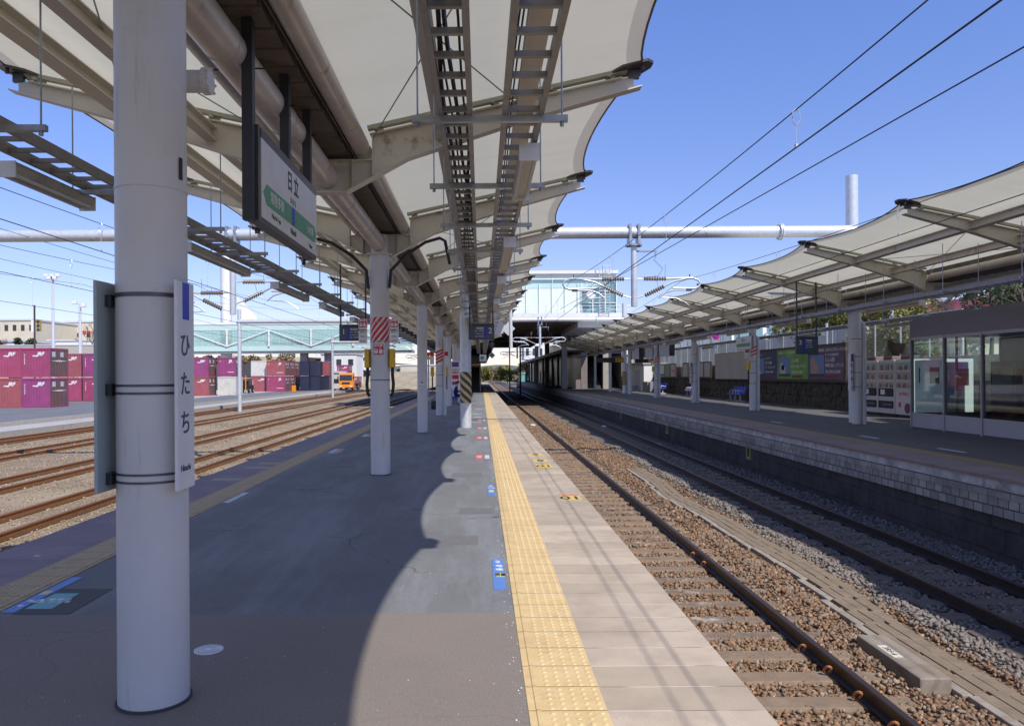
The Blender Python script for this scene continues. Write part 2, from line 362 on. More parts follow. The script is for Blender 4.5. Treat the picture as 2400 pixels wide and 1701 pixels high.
def struct(name, mb, m, smooth=False): return tag(mb.build(name, m, None, smooth), kind='structure')
def dup(o, loc, label, rotz=0., group=None):
    c = o.copy(); COL.objects.link(c); c.location = loc; c.rotation_euler = (0, 0, rotz); c['label'] = label
    if group: c['group'] = group
    def rec(a, b_):
        for ch in list(a.children):
            d = ch.copy(); COL.objects.link(d); d.parent = b_; rec(ch, d)
    rec(o, c); return c
def text(parent, body, size, org, right, up, m, align='CENTER', bold=0., name='lettering', squeeze=1., space=1., lead=1.):
    cu = bpy.data.curves.new('txt', 'FONT'); cu.body = body; cu.size = size; cu.align_x = align; cu.align_y = 'CENTER'
    cu.extrude = .0012; cu.offset = bold; cu.space_character = space; cu.space_line = lead; cu.resolution_u = 3
    t = bpy.data.objects.new('txt', cu); COL.objects.link(t)
    me = bpy.data.meshes.new_from_object(t.evaluated_get(bpy.context.evaluated_depsgraph_get()))
    bpy.data.objects.remove(t); bpy.data.curves.remove(cu)
    me.name = name; me.materials.clear(); me.materials.append(m)
    r = Vector(right).normalized(); u = Vector(up).normalized(); n = r.cross(u)
    L = WORLD[parent.name] if parent is not None else (0, 0, 0); org = Vector(org) - Vector(L)
    mx = Matrix(((r.x * squeeze, u.x, n.x, org.x), (r.y * squeeze, u.y, n.y, org.y), (r.z * squeeze, u.z, n.z, org.z), (0, 0, 0, 1)))
    me.transform(mx)
    o = bpy.data.objects.new(name, me); COL.objects.link(o)
    if parent is not None: o.parent = parent; WORLD[o.name] = WORLD[parent.name]
    return o
def at(u, v, Y):                      # a point of the photograph (2400 px wide) at distance Y along the track
    u0 = u - .006 * (v - 878); v0 = v + .006 * (u - 1127)
    return Vector(((u0 - 1127) * Y / 1805, Y, CZ + (878 - v0) * Y / 1805))
ORD = ['first', 'second', 'third', 'fourth', 'fifth', 'sixth', 'seventh', 'eighth', 'ninth', 'tenth', 'eleventh', 'twelfth', 'thirteenth',
       'fourteenth', 'fifteenth', 'sixteenth', 'seventeenth', 'eighteenth', 'nineteenth', 'twentieth']
FX, FY, FZ = (1, 0, 0), (0, 1, 0), (0, 0, 1)

# ================================================================== THE SETTING: ground, beds, platforms
XE, XL = 1.437, -4.71                    # edges of the near platform
RX = 8.0; RZ = .075                      # edge and height of the right platform
Y0, Y1 = -9., 175.
g = MB(); g.add([(-3000, -300, -1.6), (3000, -300, -1.6), (3000, 6000, -1.6), (-3000, 6000, -1.6)], [(0, 1, 2, 3)]); struct('ground', g, M_dry)
def sheet(name, x0, x1, y0, y1, z, m, nx=1, ny=1, zf=None):
    b = MB(); vs = []; fs = []
    for j in range(ny + 1):
        for i in range(nx + 1):
            x = x0 + (x1 - x0) * i / nx; y = y0 + (y1 - y0) * j / ny
            vs.append((x, y, z + (zf(x, y) if zf else 0)))
    for j in range(ny):
        for i in range(nx):
            k = j * (nx + 1) + i; fs.append((k, k + 1, k + nx + 2, k + nx + 1))
    return struct(name, b.add(vs, fs), m)
sheet('ballast_bed', 1.2, 5.15, Y0, 900, -1.285, M_ballast)
sheet('ballast_bed', 5.15, 8.6, Y0, 900, -1.285, M_ballastg)
sheet('gravel_bed', -23.6, -4.4, Y0, 900, -1.27, M_gravel)
def platform_side(x0, x1, z0, z1, name, m): struct(name, MB().box(x0, x1, Y0, Y1, z0, z1), m)
# near platform: core, edge slabs, tactile strips, asphalt
struct('platform_core', MB().box(XL + .12, XE - .12, Y0, Y1, -1.55, -.14), M_lower)
struct('platform_edge_slab', MB().box(.632, XE, Y0, Y1, -.14, 0), M_pink)
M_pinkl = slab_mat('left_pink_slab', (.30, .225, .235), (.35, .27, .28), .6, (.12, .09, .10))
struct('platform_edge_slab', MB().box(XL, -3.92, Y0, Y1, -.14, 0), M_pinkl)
def blot(x, y): return 0
struct('platform_asphalt', MB().box(-3.52, .232, Y0, 5.53, -.14, -.001), M_asph_brown)
struct('platform_asphalt', MB().box(-3.52, .232, 5.53, Y1, -.14, -.003), M_asph_blue)
def tactile(x0, x1, flip, yend, m, z=0., dots_to=26., nm='tactile_paving', y00=Y0):
    b = MB(); b.box(x0, x1, y00, yend, z - .14, z + .003)
    w = x1 - x0
    X = (lambda f: x0 + w * f) if not flip else (lambda f: x1 - w * f)
    a, c = sorted((X(.10), X(.155))); b.box(a, c, y00, yend, z + .003, z + .008)
    n = 10; ang = [2 * math.pi * k / n for k in range(n)]
    y = 3.0
    while y < dots_to:
        for r in range(5):
            yy = y + .03 + r * .06
            for f in (.30, .455, .61, .765, .92):
                cx = X(f); o = []
                for k in ang: o.append((cx + .0145 * math.cos(k), yy + .0145 * math.sin(k), z + .003))
                for k in ang: o.append((cx + .0085 * math.cos(k), yy + .0085 * math.sin(k), z + .0085))
                b.add(o, [(i, (i + 1) % n, (i + 1) % n + n, i + n) for i in range(n)] + [tuple(range(n, 2 * n))])
        y += .3
    return struct(nm, b, m)
tactile(.232, .632, False, Y1, M_tact)
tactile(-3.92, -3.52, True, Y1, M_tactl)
# right platform
struct('platform_core', MB().box(RX + .10, 17.5, Y0, Y1, -1.55, RZ - .62), M_lower)
struct('platform_wall', MB().box(RX + .045, RX + .5, Y0, Y1, RZ - .62, RZ - .33), M_block)
struct('platform_wall', MB().box(RX + .03, RX + .5, Y0, Y1, RZ - .33, RZ - .20), M_course)
struct('platform_coping', MB().box(RX + .012, RX + .5, Y0, Y1, RZ - .20, RZ - .05), M_coping)
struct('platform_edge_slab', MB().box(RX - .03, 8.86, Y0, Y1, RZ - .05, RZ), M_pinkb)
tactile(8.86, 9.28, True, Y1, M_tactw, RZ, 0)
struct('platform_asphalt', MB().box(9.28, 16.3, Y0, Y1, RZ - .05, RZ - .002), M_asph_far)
# freight yard on the left
sheet('yard_pavement', -26.0, -23.6, Y0, 400, -.98, mat('yard_concrete', (.40, .40, .40), .85, var=.08, scale=.6, dirt=(.3, .3, .3), dirt_amt=.2, dirt_scale=.5))
sheet('yard_pavement', -140, -26.0, Y0, 400, -.80, M_yard)
struct('yard_kerb', MB().box(-26.15, -25.95, Y0, 400, -1.0, -.74), M_conc)
struct('yard_kerb', MB().box(-23.7, -23.5, Y0, 400, -1.3, -.95), M_conc)
struct('yard_line', MB().box(-25.1, -24.98, Y0, 400, -.98, -.976), flat('line_orange', (.55, .30, .14), .7))
sheet('yard_pale_pavement', -140, -33, 88, 400, -.796, mat('yard_pale_concrete', (.42, .40, .37), .85, var=.08, scale=.3))

# ------------------------------------------------------------------ tracks
def rail_prof(cx, z):       # cross-section of a rail, top at z
    return [(cx - .062, z - .153), (cx + .062, z - .153), (cx + .062, z - .138), (cx + .012, z - .122), (cx + .010, z - .045), (cx + .033, z - .034),
            (cx + .0325, z - .006), (cx + .024, z), (cx - .024, z), (cx - .0325, z - .006), (cx - .033, z - .034), (cx - .010, z - .045), (cx - .012, z - .122), (cx - .062, z - .138)]
def sleeper(mb, cx, y, z, kind):
    if kind == 'w': mb.bbox(cx - 1.05, cx + 1.05, y - .11, y + .11, z - .16, z, .012)
    else: mb.bbox(cx - 1.0, cx + 1.0, y - .14, y + .14, z - .16, z + .006, .03)
def clip(x, y, z, s):
    p = []
    for k in range(11):
        t = R(-40 + 250 * k / 10); p.append((x - s * (.035 + .042 * math.cos(t) * .6), y + .046 * math.cos(t + 1.2), z + .055 + .05 * math.sin(t)))
    return MB().tube(p, .0125, 6)
def track(label, cx, y0, y1, rm, zt, near=None, far_sl=True, slm=None, kinds=None):
    t = thing('railway_track', label, 'railway track', (cx, 0, zt - .16), 'railway tracks')
    rails = []
    for s in (-1, 1):
        m = MB(); m.prism(rail_prof(cx + s * .566, zt), lambda a, b: (a, y0, b), lambda a, b: (a, y1, b)); r = m.build('rail', rm, t, True, 30); rails.append(r)
    st = MB(); y = y0 + .02; y = 6.92 - .6 * math.floor((6.92 - y0) / .6)
    k = 0
    while y < y1:
        kd = 'c'
        if near and near[0] <= y <= near[1]:
            i = round((y - 6.92) / .6)
            kd = kinds(i) if kinds else 'c'
            m = MB(); sleeper(m, cx, y + random.uniform(-.03, .03), zt - .155, kd); o = m.build('sleeper', M_wood if kd == 'w' else (slm or M_sleeper), t)
            if kd == 'c' and y < 12.5 and cx < 5:
                for s, r in ((1, rails[1]), (-1, rails[0])):
                    for q in (-1, 1): clip(cx + s * .566 + q * .060, y, zt - .150, -q).build('rail_clip', M_rust, r)
        elif far_sl: sleeper(st, cx, y, zt - .182, kd)
        y += .6; k += 1
    if st.v: tag(st.build('sleeper', slm or M_sleeper, t), kind='stuff')
    return t
track('dark railed track beside the yellow tactile strip, just right of the near platform', 2.894, Y0, 420, M_rail, -1.1, (4.5, 31), True, None, lambda i: 'w' if i in (3, 4, 5, 6, 7, 11, 12, 16, 17, 21, 26, 27, 33) else 'c')
track('shaded track running along the right platform wall', 6.535, Y0, 420, M_rail, -1.1, (8, 30), True, M_sleeperd)
track('rusty track directly under the left edge of the near platform', -6.2, Y0, 420, M_railr, -1.1, None, False)
track('rusty yard track nearest to the left platform edge, in gravel', -9.29, Y0, 420, M_railr, -1.1, None, True)
track('rusty yard track in the middle of the gravel, second clear of the platform', -12.85, Y0, 420, M_railr, -1.1, None, True)
track('low weedy yard track with dark rails, third clear of the platform', -17.6, Y0, 420, M_railr, -1.13, None, True)
track('rusty yard track farthest left, beside the paved freight yard', -21.7, Y0, 420, M_railr, -1.1, None, True)

# ------------------------------------------------------------------ loose stones
def ico():
    t = (1 + 5 ** .5) / 2
    v = np.array([(-1, t, 0), (1, t, 0), (-1, -t, 0), (1, -t, 0), (0, -1, t), (0, 1, t), (0, -1, -t), (0, 1, -t), (t, 0, -1), (t, 0, 1), (-t, 0, -1), (-t, 0, 1)], float)
    v /= np.linalg.norm(v[0])
    f = np.array([(0, 11, 5), (0, 5, 1), (0, 1, 7), (0, 7, 10), (0, 10, 11), (1, 5, 9), (5, 11, 4), (11, 10, 2), (10, 7, 6), (7, 1, 8), (3, 9, 4), (3, 4, 2), (3, 2, 6), (3, 6, 8), (3, 8, 9), (4, 9, 5), (2, 4, 11), (6, 2, 10), (8, 6, 7), (9, 8, 1)])
    return v, f
def octa():
    v = np.array([(1, 0, 0), (-1, 0, 0), (0, 1, 0), (0, -1, 0), (0, 0, 1), (0, 0, -1)], float)
    f = np.array([(0, 2, 4), (2, 1, 4), (1, 3, 4), (3, 0, 4), (2, 0, 5), (1, 2, 5), (3, 1, 5), (0, 3, 5)]); return v, f
def scatter(name, regions, m, shape='ico'):
    bv, bf = ico() if shape == 'ico' else octa()
    V = []; F = []; off = 0
    for (x0, x1, y0, y1, n, r0, r1, zf, avoid) in regions:
        xs = rng.uniform(x0, x1, n); ys = y0 + (y1 - y0) * rng.uniform(0, 1, n)
        if avoid is not None:
            k = avoid(xs, ys); xs = xs[k]; ys = ys[k]; n = len(xs)
        rr = rng.uniform(r0, r1, n)
        jit = 1 + rng.uniform(-.42, .42, (n, len(bv), 1))
        sc3 = rng.uniform(.5, 1.35, (n, 1, 3)); sc3[:, :, 2] *= .85
        p = bv[None] * jit * sc3 * rr[:, None, None]
        a = rng.uniform(0, 6.28, n); b = rng.uniform(-.9, .9, n)
        ca, sa, cb, sb = np.cos(a), np.sin(a), np.cos(b), np.sin(b)
        x = p[:, :, 0] * cb[:, None] + p[:, :, 2] * sb[:, None]; z = -p[:, :, 0] * sb[:, None] + p[:, :, 2] * cb[:, None]; y = p[:, :, 1]
        X = x * ca[:, None] - y * sa[:, None] + xs[:, None]; Yq = x * sa[:, None] + y * ca[:, None] + ys[:, None]
        zz = zf(xs, ys) if callable(zf) else np.full(n, zf)
        Z = z + (zz + rng.uniform(-.25, .45, n) * rr)[:, None]
        V.append(np.stack([X, Yq, Z], -1).reshape(-1, 3)); F.append((bf[None] + (np.arange(n) * len(bv))[:, None, None] + off).reshape(-1, 3)); off += n * len(bv)
    V = np.concatenate(V); F = np.concatenate(F)
    me = bpy.data.meshes.new(name); me.vertices.add(len(V)); me.vertices.foreach_set('co', V.astype(np.float32).ravel())
    me.loops.add(F.size); me.loops.foreach_set('vertex_index', F.astype(np.int32).ravel())
    me.polygons.add(len(F)); me.polygons.foreach_set('loop_start', np.arange(0, F.size, 3, dtype=np.int32)); me.polygons.foreach_set('loop_total', np.full(len(F), 3, np.int32))
    me.update(); me.validate(); me.materials.append(m)
    o = bpy.data.objects.new(name, me); COL.objects.link(o); return tag(o, kind='stuff')
def off_rail(cx, sl=True, keep=.5):
    def f(x, y):
        k = (np.abs(np.abs(x - cx) - .566) > .085)
        if sl:
            ph = np.abs(((y - 6.92 + .3) % .6) - .3); k &= ~((ph < .115) & (np.abs(x - cx) < 1.02) & (rng.uniform(0, 1, len(x)) < keep))
        return k
    return f
TRO = (4.42, 5.02)
def off_t2(x, y): return off_rail(2.894)(x, y) & ~((x > TRO[0]) & (x < TRO[1]) & (rng.uniform(0, 1, len(x)) < np.where(y > 22, 0, np.where((y > 9.0) & (y < 12.0), .35, np.where(y > 15, .6, .82))))) & ~((x > 4.0) & (x < 4.46) & (y > 7.05) & (y < 8.4))
def bank(x, y): return -1.275 + .05 * np.exp(-((x - 4.05) / .22) ** 2) + .06 * np.exp(-((x - 5.25) / .18) ** 2)
scatter('ballast', [(1.42, 5.15, 3.2, 9, 14000, .013, .031, bank, off_t2), (1.42, 5.15, 9, 15, 9500, .016, .034, bank, off_t2), (1.42, 5.15, 15, 34, 9000, .021, .038, bank, off_t2),
                    (1.42, 5.15, 34, 60, 2600, .03, .05, bank, off_t2)], M_stone)
scatter('ballast', [(5.05, 8.28, 5.5, 15, 11000, .017, .033, bank, off_rail(6.535, True, .25)), (5.15, 8.28, 15, 32, 6500, .024, .042, bank, off_rail(6.535, True, .25))], M_stoneg)
def off_yard(x, y):
    k = np.ones(len(x), bool)
    for c in (-6.2, -9.29, -12.85, -17.6, -21.7): k &= np.abs(np.abs(x - c) - .566) > .08
    return k
scatter('gravel', [(-15, -4.75, 5, 16, 7500, .016, .034, -1.265, off_yard), (-23.4, -4.75, 16, 34, 9000, .02, .04, -1.265, off_yard), (-23.4, -15, 8, 16, 2200, .02, .036, -1.265, off_yard), (-23.4, -4.75, 34, 60, 5000, .03, .05, -1.265, off_yard)], M_stoney, 'octa')
scatter('grit', [(.15, .232, 3.2, 16, 260, .002, .007, 0, None), (-.9, .1, 3.2, 9, 60, .0015, .005, 0, None), (-3.4, -.9, 3.8, 9, 60, .0015, .005, 0, None)], flat('grit_white', (.6, .58, .55), .8), 'octa')
# dry tufts of grass between the yard tracks
tf = MB()
for _ in range(520):
    cx = random.choice((-15.2, -15.4, -19.6, -18.5, -7.6, -17.6, -10.9)) + random.gauss(0, .45); cy = random.uniform(9, 75); h = random.uniform(.06, .26)
    for _ in range(7):
        a = random.uniform(0, 6.28); l = random.uniform(.4, 1) * h; w = .006; dx, dy = math.cos(a), math.sin(a)
        p = Vector((cx + dx * .03, cy + dy * .03, -1.27)); q = p + Vector((dx * l * .7, dy * l * .7, l))
        tf.add([p + Vector((-dy * w, dx * w, 0)), p - Vector((-dy * w, dx * w, 0)), q], [(0, 1, 2)])
tag(tf.build('dry_grass', mat('straw', (.46, .36, .20), .8, var=.3, scale=3)), kind='stuff')

# concrete cable trough between the two tracks, junction box, paint on a sleeper
def wx(y): return .10 * math.sin(y * .55 + 1.0) + .05 * math.sin(y * 1.3)
tr_ = thing('cable_trough', 'long concrete cable trough lying between the two tracks right of the platform', 'cable trough', (4.72, 0, -1.25))
m = MB(); [m.bbox(4.44 + wx(q), 4.545 + wx(q), q, q + .99, -1.36, -1.228, .012) for q in np.arange(2, 24, 1.)]; m.build('side_kerb', mat('kerb_concrete', (.31, .27, .225), .85, var=.2, scale=4, dirt=(.2, .15, .1), dirt_amt=.35, dirt_scale=5), tr_)
m = MB()
y = 2.
while y < 24:
    l = .5; m.bbox(4.55 + wx(y), 4.685 + wx(y), y, y + l - .012, -1.36, -1.225 + random.uniform(-.004, .004), .006); m.bbox(4.697 + wx(y), 4.825 + wx(y), y + .1, y + .1 + l - .012, -1.36, -1.225 + random.uniform(-.004, .004), .006)
    m.bbox(4.837 + wx(y), 4.98 + wx(y), y, y + l - .012, -1.36, -1.228, .006); y += l
tag(m.build('cover_slab', M_concd, tr_), kind='stuff')
jb = thing('junction_box', 'low grey concrete box with a paper label beside the trough', 'junction box', (4.21, 7.7, -1.3))
MB().bbox(4.06, 4.36, 7.15, 8.36, -1.34, -1.135, .015).build('body', mat('box_concrete', (.27, .23, .185), .85, var=.15, scale=5, dirt=(.2, .15, .1), dirt_amt=.2, bmp=.2), jb)
MB().box(4.10, 4.20, 7.68, 8.02, -1.1345, -1.131).build('label_plate', flat('paper', (.62, .57, .46), .7), jb)
text(jb, '3RF-4', .085, (4.15, 7.85, -1.1295), (-.05, -1, 0), (1, -.05, 0), M_ink, squeeze=1.1)
text(None, '96', .17, (1.78, 6.93, -1.246), (.98, -.15, 0), (.15, .98, 0), M_signw, bold=.004, name='painted_number')
o = bpy.data.objects['painted_number']; tag(o, 'white number 96 painted on the sleeper nearest the platform edge', 'number')

# ================================================================== CANOPIES
def canopy(label, cx, ribs, dz, pillars_y, memb_from=None):
    root = thing('platform_canopy', label, 'canopy', (cx, ribs[0], dz), 'platform canopies')
    Z = lambda z: z + dz
    slope = .217
    # web outline of one half rib, (d, z)
    out = [(0, 3.79), (.22, 3.79), (.92, 4.17), (2.2, 4.585), (3.50, 4.945), (3.50, 5.09), (3.32, 5.045), (.52, 4.43), (.52, 4.14), (0, 4.14)]
    for yr in ribs:
        m = MB(); t = .009
        for s in (-1, 1):
            m.prism([(d, z) for d, z in out], lambda a, b: (cx + s * a, yr - t, Z(b)), lambda a, b: (cx + s * a, yr + t, Z(b)))
            bot = [(.0, 3.782), (.22, 3.782), (.92, 4.162), (2.2, 4.577), (3.58, 4.96)]
            for (d0, z0), (d1, z1) in zip(bot, bot[1:]): m.bar((cx + s * d0, yr, Z(z0)), (cx + s * d1, yr, Z(z1)), .15, .014, 0, (0, 0, 1))
            m.bar((cx + s * .50, yr, Z(4.434)), (cx + s * 3.36, yr, Z(5.055)), .15, .014)
            for d, z0, z1 in ((.30, 3.83, 4.14), (.53, 3.97, 4.42)):
                m.box(cx + s * d - .006, cx + s * d + .006, yr - .072, yr + .072, Z(z0), Z(z1))
            m.box(cx + min(s * .0, s * .53), cx + max(s * .0, s * .53), yr - .071, yr + .071, Z(4.135), Z(4.146))
            m.bar((cx + s * 3.34, yr, Z(4.91)), (cx + s * 3.34, yr, Z(5.05)), .012, .14, 0, (1, 0, 0))
        m.build('canopy_rib', M_cream, root)
        # clamp rail that carries the fabric, on short stubs
        m = MB()
        for s in (-1, 1):
            m.bar((cx + s * .47, yr, Z(4.512)), (cx + s * 3.42, yr, Z(5.152)), .09, .045)
            d = .6
            while d < 3.3:
                z = 4.50 + (d - .47) * slope; m.bar((cx + s * d, yr, Z(z - .09)), (cx + s * d, yr, Z(z)), .10, .02, 0, (0, 1, 0))
                m.box(cx + s * d - .05, cx + s * d - .01, yr - .11, yr + .11, Z(z - .05), Z(z - .02)); d += .66
        m.build('clamp_rail', mat('rail_olive', (.40, .39, .30), .5, var=.1), root)
        for s in (-1, 1):
            m = MB(); e = cx + s * 3.50
            m.prism([(-.23, 0), (-.12, -.13), (.10, -.15), (.17, -.05), (.17, .06), (.10, .16), (-.12, .14)], lambda a, b: (e + s * a * 1.25, yr + b * 1.25, Z(5.165 + a * .27)), lambda a, b: (e + s * a * 1.25, yr + b * 1.25, Z(5.195 + a * .27)))
            m.tube([(e - s * .02, yr - .12, Z(5.17)), (e + s * .12, yr, Z(5.20)), (e - s * .02, yr + .12, Z(5.17))], .022, 6)
            m.bar((e, yr, Z(5.06)), (e, yr, Z(5.17)), .05, .12)
            m.tube([(e + s * .08, yr - .09, Z(5.13)), (e + s * .08, yr - .09, Z(5.24))], .022, 6); m.tube([(e + s * .08, yr + .09, Z(5.13)), (e + s * .08, yr + .09, Z(5.24))], .022, 6)
            m.build('corner_clamp', M_steel, root, True)
    nt_, nd_ = 12, 14
    for i in range(len(ribs) - 1):
        ya, yb = ribs[i], ribs[i + 1]
        for s in (-1, 1):
            m = MB(); vs = []; fs = []; mi = []
            for j in range(nt_ + 1):
                t = j / nt_; q = 4 * t * (1 - t)
                de = 3.60 - .25 * q ** .85
                ds = [.32 + (de - .17 - .32) * k / (nd_ - 1) for k in range(nd_)] + [de]
                for d in ds:
                    u = (d - .44) / 3.1
                    vs.append((cx + s * d, ya + .008 + (yb - ya - .016) * t, Z(4.535 + (d - .46) * slope + q * (.22 * u * (1 - u) - .05 * u * u))))
            n = nd_ + 1
            for j in range(nt_):
                for k in range(n - 1):
                    a = j * n + k; fs.append((a, a + 1, a + n + 1, a + n)); mi.append(1 if k == n - 2 else 0)
            m.v = vs; m.f = fs; m.m = mi
            p = m.build('roof_membrane', [M_memb, M_hem], root, True, 80)
            edge = MB(); edge.tube([vs[j * n + n - 1] for j in range(nt_ + 1)], .013, 6); edge.build('edge_cable', M_steel, p)
        # round pipes and the gutter between the two membranes
        for s in (-1, 1):
            m = MB(); x = cx + s * .41
            m.tube([(x, ya + .03, Z(4.27)), (x, ya + .06, Z(4.27)), (x, yb - .16, Z(4.27)), (x, yb - .09, Z(4.27)), (x, yb - .05, Z(4.27))], [.02, .098, .098, .075, .02], 18); m.build('edge_pipe', M_pipe, root, True, 50)
        m = MB(); y = ya + .1
        m.box(cx - .30, cx + .30, ya + .02, yb - .02, Z(4.28), Z(4.295))
        while y < yb - .1:
            m.prism([(0, 4.272), (.30, 4.272), (.30, 4.235), (.26, 4.175), (.03, 4.205)], lambda a, b: (cx - .29, y + a, Z(b)), lambda a, b: (cx + .27, y + a, Z(b))); y += .34
        for s in (-1, 1): m.box(cx + s * .305 - .006, cx + s * .305 + .006, ya + .02, yb - .02, Z(4.21), Z(4.50))
        m.build('gutter', M_gutter, root)
    ya, yb = ribs[0], ribs[-1]
    m = MB(); m.tube([(cx, ya, Z(3.96)), (cx, yb, Z(3.96))], .134, 24)
    for yr in ribs:
        for q in (-2.0, 1.1): m.tube([(cx, yr + q, Z(3.96)), (cx, yr + q + .012, Z(3.96))], .139, 24)
    m.build('ridge_pipe', M_pipe, root, True, 40)
    for s in (-1, 1):
        for d, z, w in ((1.31, 4.39, .13), (2.25, 4.66, .19)):
            m = MB(); x = cx + s * d
            m.box(x - w / 2, x + w / 2, ya, yb, Z(z - .012), Z(z)); m.box(x - w / 2, x + w / 2, ya, yb, Z(z + .13), Z(z + .142)); m.box(x - .005, x + .005, ya, yb, Z(z), Z(z + .13)); m.build('purlin', M_cream, root)
    # thin crossed tie rods in alternate bays
    for i in range(0, len(ribs) - 1):
        if i % 2: continue
        for s in (-1, 1):
            m = MB(); m.tube([(cx + s * .55, ribs[i] + .15, Z(4.36)), (cx + s * 2.2, ribs[i + 1] - .15, Z(4.70))], .007, 5); m.tube([(cx + s * .55, ribs[i + 1] - .15, Z(4.36)), (cx + s * 2.2, ribs[i] + .15, Z(4.70))], .007, 5); m.build('tie_rod', M_galv, root)
    return root
CXL = -1.74; CXR = 11.85
ribsL = [4.08 + 4.69 * k for k in range(-2, 14)]
ribsR = [24.3 + 4.63 * k for k in range(-6, 13)]
canopy('cream steel canopy with white scalloped fabric roof over the near platform', CXL, ribsL, 0, None)
canopy('matching scalloped fabric canopy over the right hand platform, beyond the tracks', CXR, ribsR, -.17, None)

# ------------------------------------------------------------------ pillars
def pillar(label, x, y, r, z0, z1, pipe=False, seams=(), nm='canopy_pillar', grp='canopy pillars'):
    t = thing(nm, label, 'pillar', (x, y, z0), grp)
    m = MB(); m.tube([(x, y, z0 - .05), (x, y, z1)], r, 40); m.build('shaft', M_pillar, t, True, 40)
    MB().tube([(x, y, z0), (x, y, z0 + .012)], r + .012, 40).build('base_joint', flat('joint_sealant', (.06, .06, .062), .9), t, True, 40)
    if seams:
        m = MB()
        for z in seams: m.tube([(x, y, z), (x, y, z + .012)], r + .004, 40)
        m.build('weld_seam', M_pillar, t, True, 40)
    m = MB(); m.tube([(x, y, z1 - .0), (x, y, z1 + .02)], r + .05, 32); m.tube([(x, y, z1 + .02), (x, y, 4.12 if z0 == 0 else 3.9)], r * .9, 32); m.build('collar', M_cream, t, True, 40)
    if pipe:
        m = MB(); px = x + r + .07; m.tube([(px, y - .03, z0), (px, y - .03, 3.1), (px - .02, y - .03, 3.22), (px - .1, y - .03, 3.3), (px - .2, y - .03, 3.32)], .072, 14)
        for z in (.4, 1.25, 2.1, 2.9): m.tube([(px, y - .03, z), (px, y - .03, z + .02)], .079, 14)
        m.build('downpipe', M_pillar, t, True, 50)
        m = MB()
        for z in (1.25, 1.7, 2.2, 2.75): m.tube([(x, y, z), (x, y, z + .018)], r + .004, 28)
        m.build('strap', M_strap, t, True, 40)
    return t
PLY = [4.08, 13.30, 22.9, 32.3, 41.7, 51.1, 60.4]
lab = ['thick white steel pillar standing closest to the camera, marked 1', 'white pillar wrapped in red and white hazard stripes, second from the camera', 'plain white pillar standing behind the hazard striped one, third of the near platform',
       'white pillar with a downpipe, fourth in the row on the near platform', 'white pillar beside the seated person, fifth in the row on the near platform', 'distant white pillar, sixth in the row on the near platform', 'distant white pillar, seventh in the row on the near platform']
LP = []
for i, y in enumerate(PLY):
    LP.append(pillar(lab[i], CXL, y, .178 if i == 0 else .166 if i == 1 else .150, 0, 3.775, i in (3,), (2.68,) if i == 0 else (3.35, 1.45, 1.05) if i == 1 else (2.4, 1.75)))
PRY = [24.3, 33.56, 42.8, 52.1, 61.3, 70.6, 79.9]
for i, y in enumerate(PRY):
    pillar(['white pillar with downpipe beside the vending machines on the right platform', 'white pillar with a hazard striped band left of the large advert', 'white pillar in front of the small empty poster frames', 'white pillar just right of the hanging white display boxes',
            'white pillar on the right platform just left of the display boxes', 'slim white pillar near the dark stairs of the right platform', 'farthest white pillar in front of the dark stairs, right platform'][i], CXR, y, .15 if i < 5 else .13, RZ, 3.60, i < 4)

# ------------------------------------------------------------------ cable ladders on hangers
def ladder(label, x0, x1, y0, y1, z):
    t = thing('cable_ladder', label, 'cable ladder', ((x0 + x1) / 2, y0, z), 'cable ladders')
    for x in (x0, x1): MB().box(x - .018, x + .018, y0, y1, z, z + .085).build('side_rail', M_ladder, t)
    y = y0 + .1; k = 0; st = MB()
    while y < y1:
        if k < 95: MB().box(x0 + .018, x1 - .018, y - .016, y + .016, z + .01, z + .045).build('rung', M_ladder, t)
        else: st.box(x0 + .018, x1 - .018, y - .016, y + .016, z + .01, z + .045)
        y += .3; k += 1
    if st.v: tag(st.build('rung', M_ladder, t), kind='stuff')
    return t
LZ = 3.505
ladder('cable ladder full of black cables under the middle of the near roof', -.27, -.065, -.5, 66, LZ)
ladder('cable ladder with the strip lamps, nearest the right edge of the near roof', .18, .43, -.5, 66, LZ)
ladder('dark cable ladder hanging below the left side of the near roof', -3.80, -3.46, 2.2, 66, LZ)
ladder('cable ladder along the track side of the right platform canopy', 9.79, 10.09, 2, 80, LZ - .14)
ladder('cable ladder along the wall side of the right platform canopy', 13.5, 13.8, 8, 80, LZ - .14)
def hangers(xa, xb, ys, z, zt, desc, grp):
    for i, y in enumerate(ys):
        t = thing('ladder_hanger', '%s hanger bar %s' % (ORD[i] if i < 20 else 'a far', desc), 'hanger', (xa, y, z), grp)
        m = MB(); m.box(xa, xb, y - .022, y + .022, z - .045, z); m.build('crossbar', M_galv, t)
        for x in (xa + .04, xb - .04):
            m = MB(); m.tube([(x, y, z - .07), (x, y, zt)], .007, 6); m.tube([(x, y, z - .075), (x, y, z - .045)], .016, 6); m.build('rod', M_galv, t)
hangers(-.47, .615, [5.36 + 1.9 * k for k in range(-2, 18)], LZ, 4.6, 'from the camera under the pair of right ladders', 'hanger bars under the right ladders')
hangers(-3.95, -3.09, [5.5 + 1.9 * k for k in range(-1, 18)], LZ, 4.5, 'from the camera under the left ladder', 'hanger bars under the left ladder')
hangers(9.67, 10.5, [13.8 + 2.37 * k for k in range(0, 18)], LZ - .1, 4.4, 'along the track side of the right canopy', 'hanger bars of the right canopy, track side')
hangers(13.15, 13.95, [15.8 + 2.37 * k for k in range(0, 18)], LZ - .1, 4.4, 'along the wall side of the right canopy', 'hanger bars of the right canopy, wall side')
cb = thing('cable_bundle', 'loose black cables lying in the middle cable ladder', 'cables', (-.17, 0, LZ))
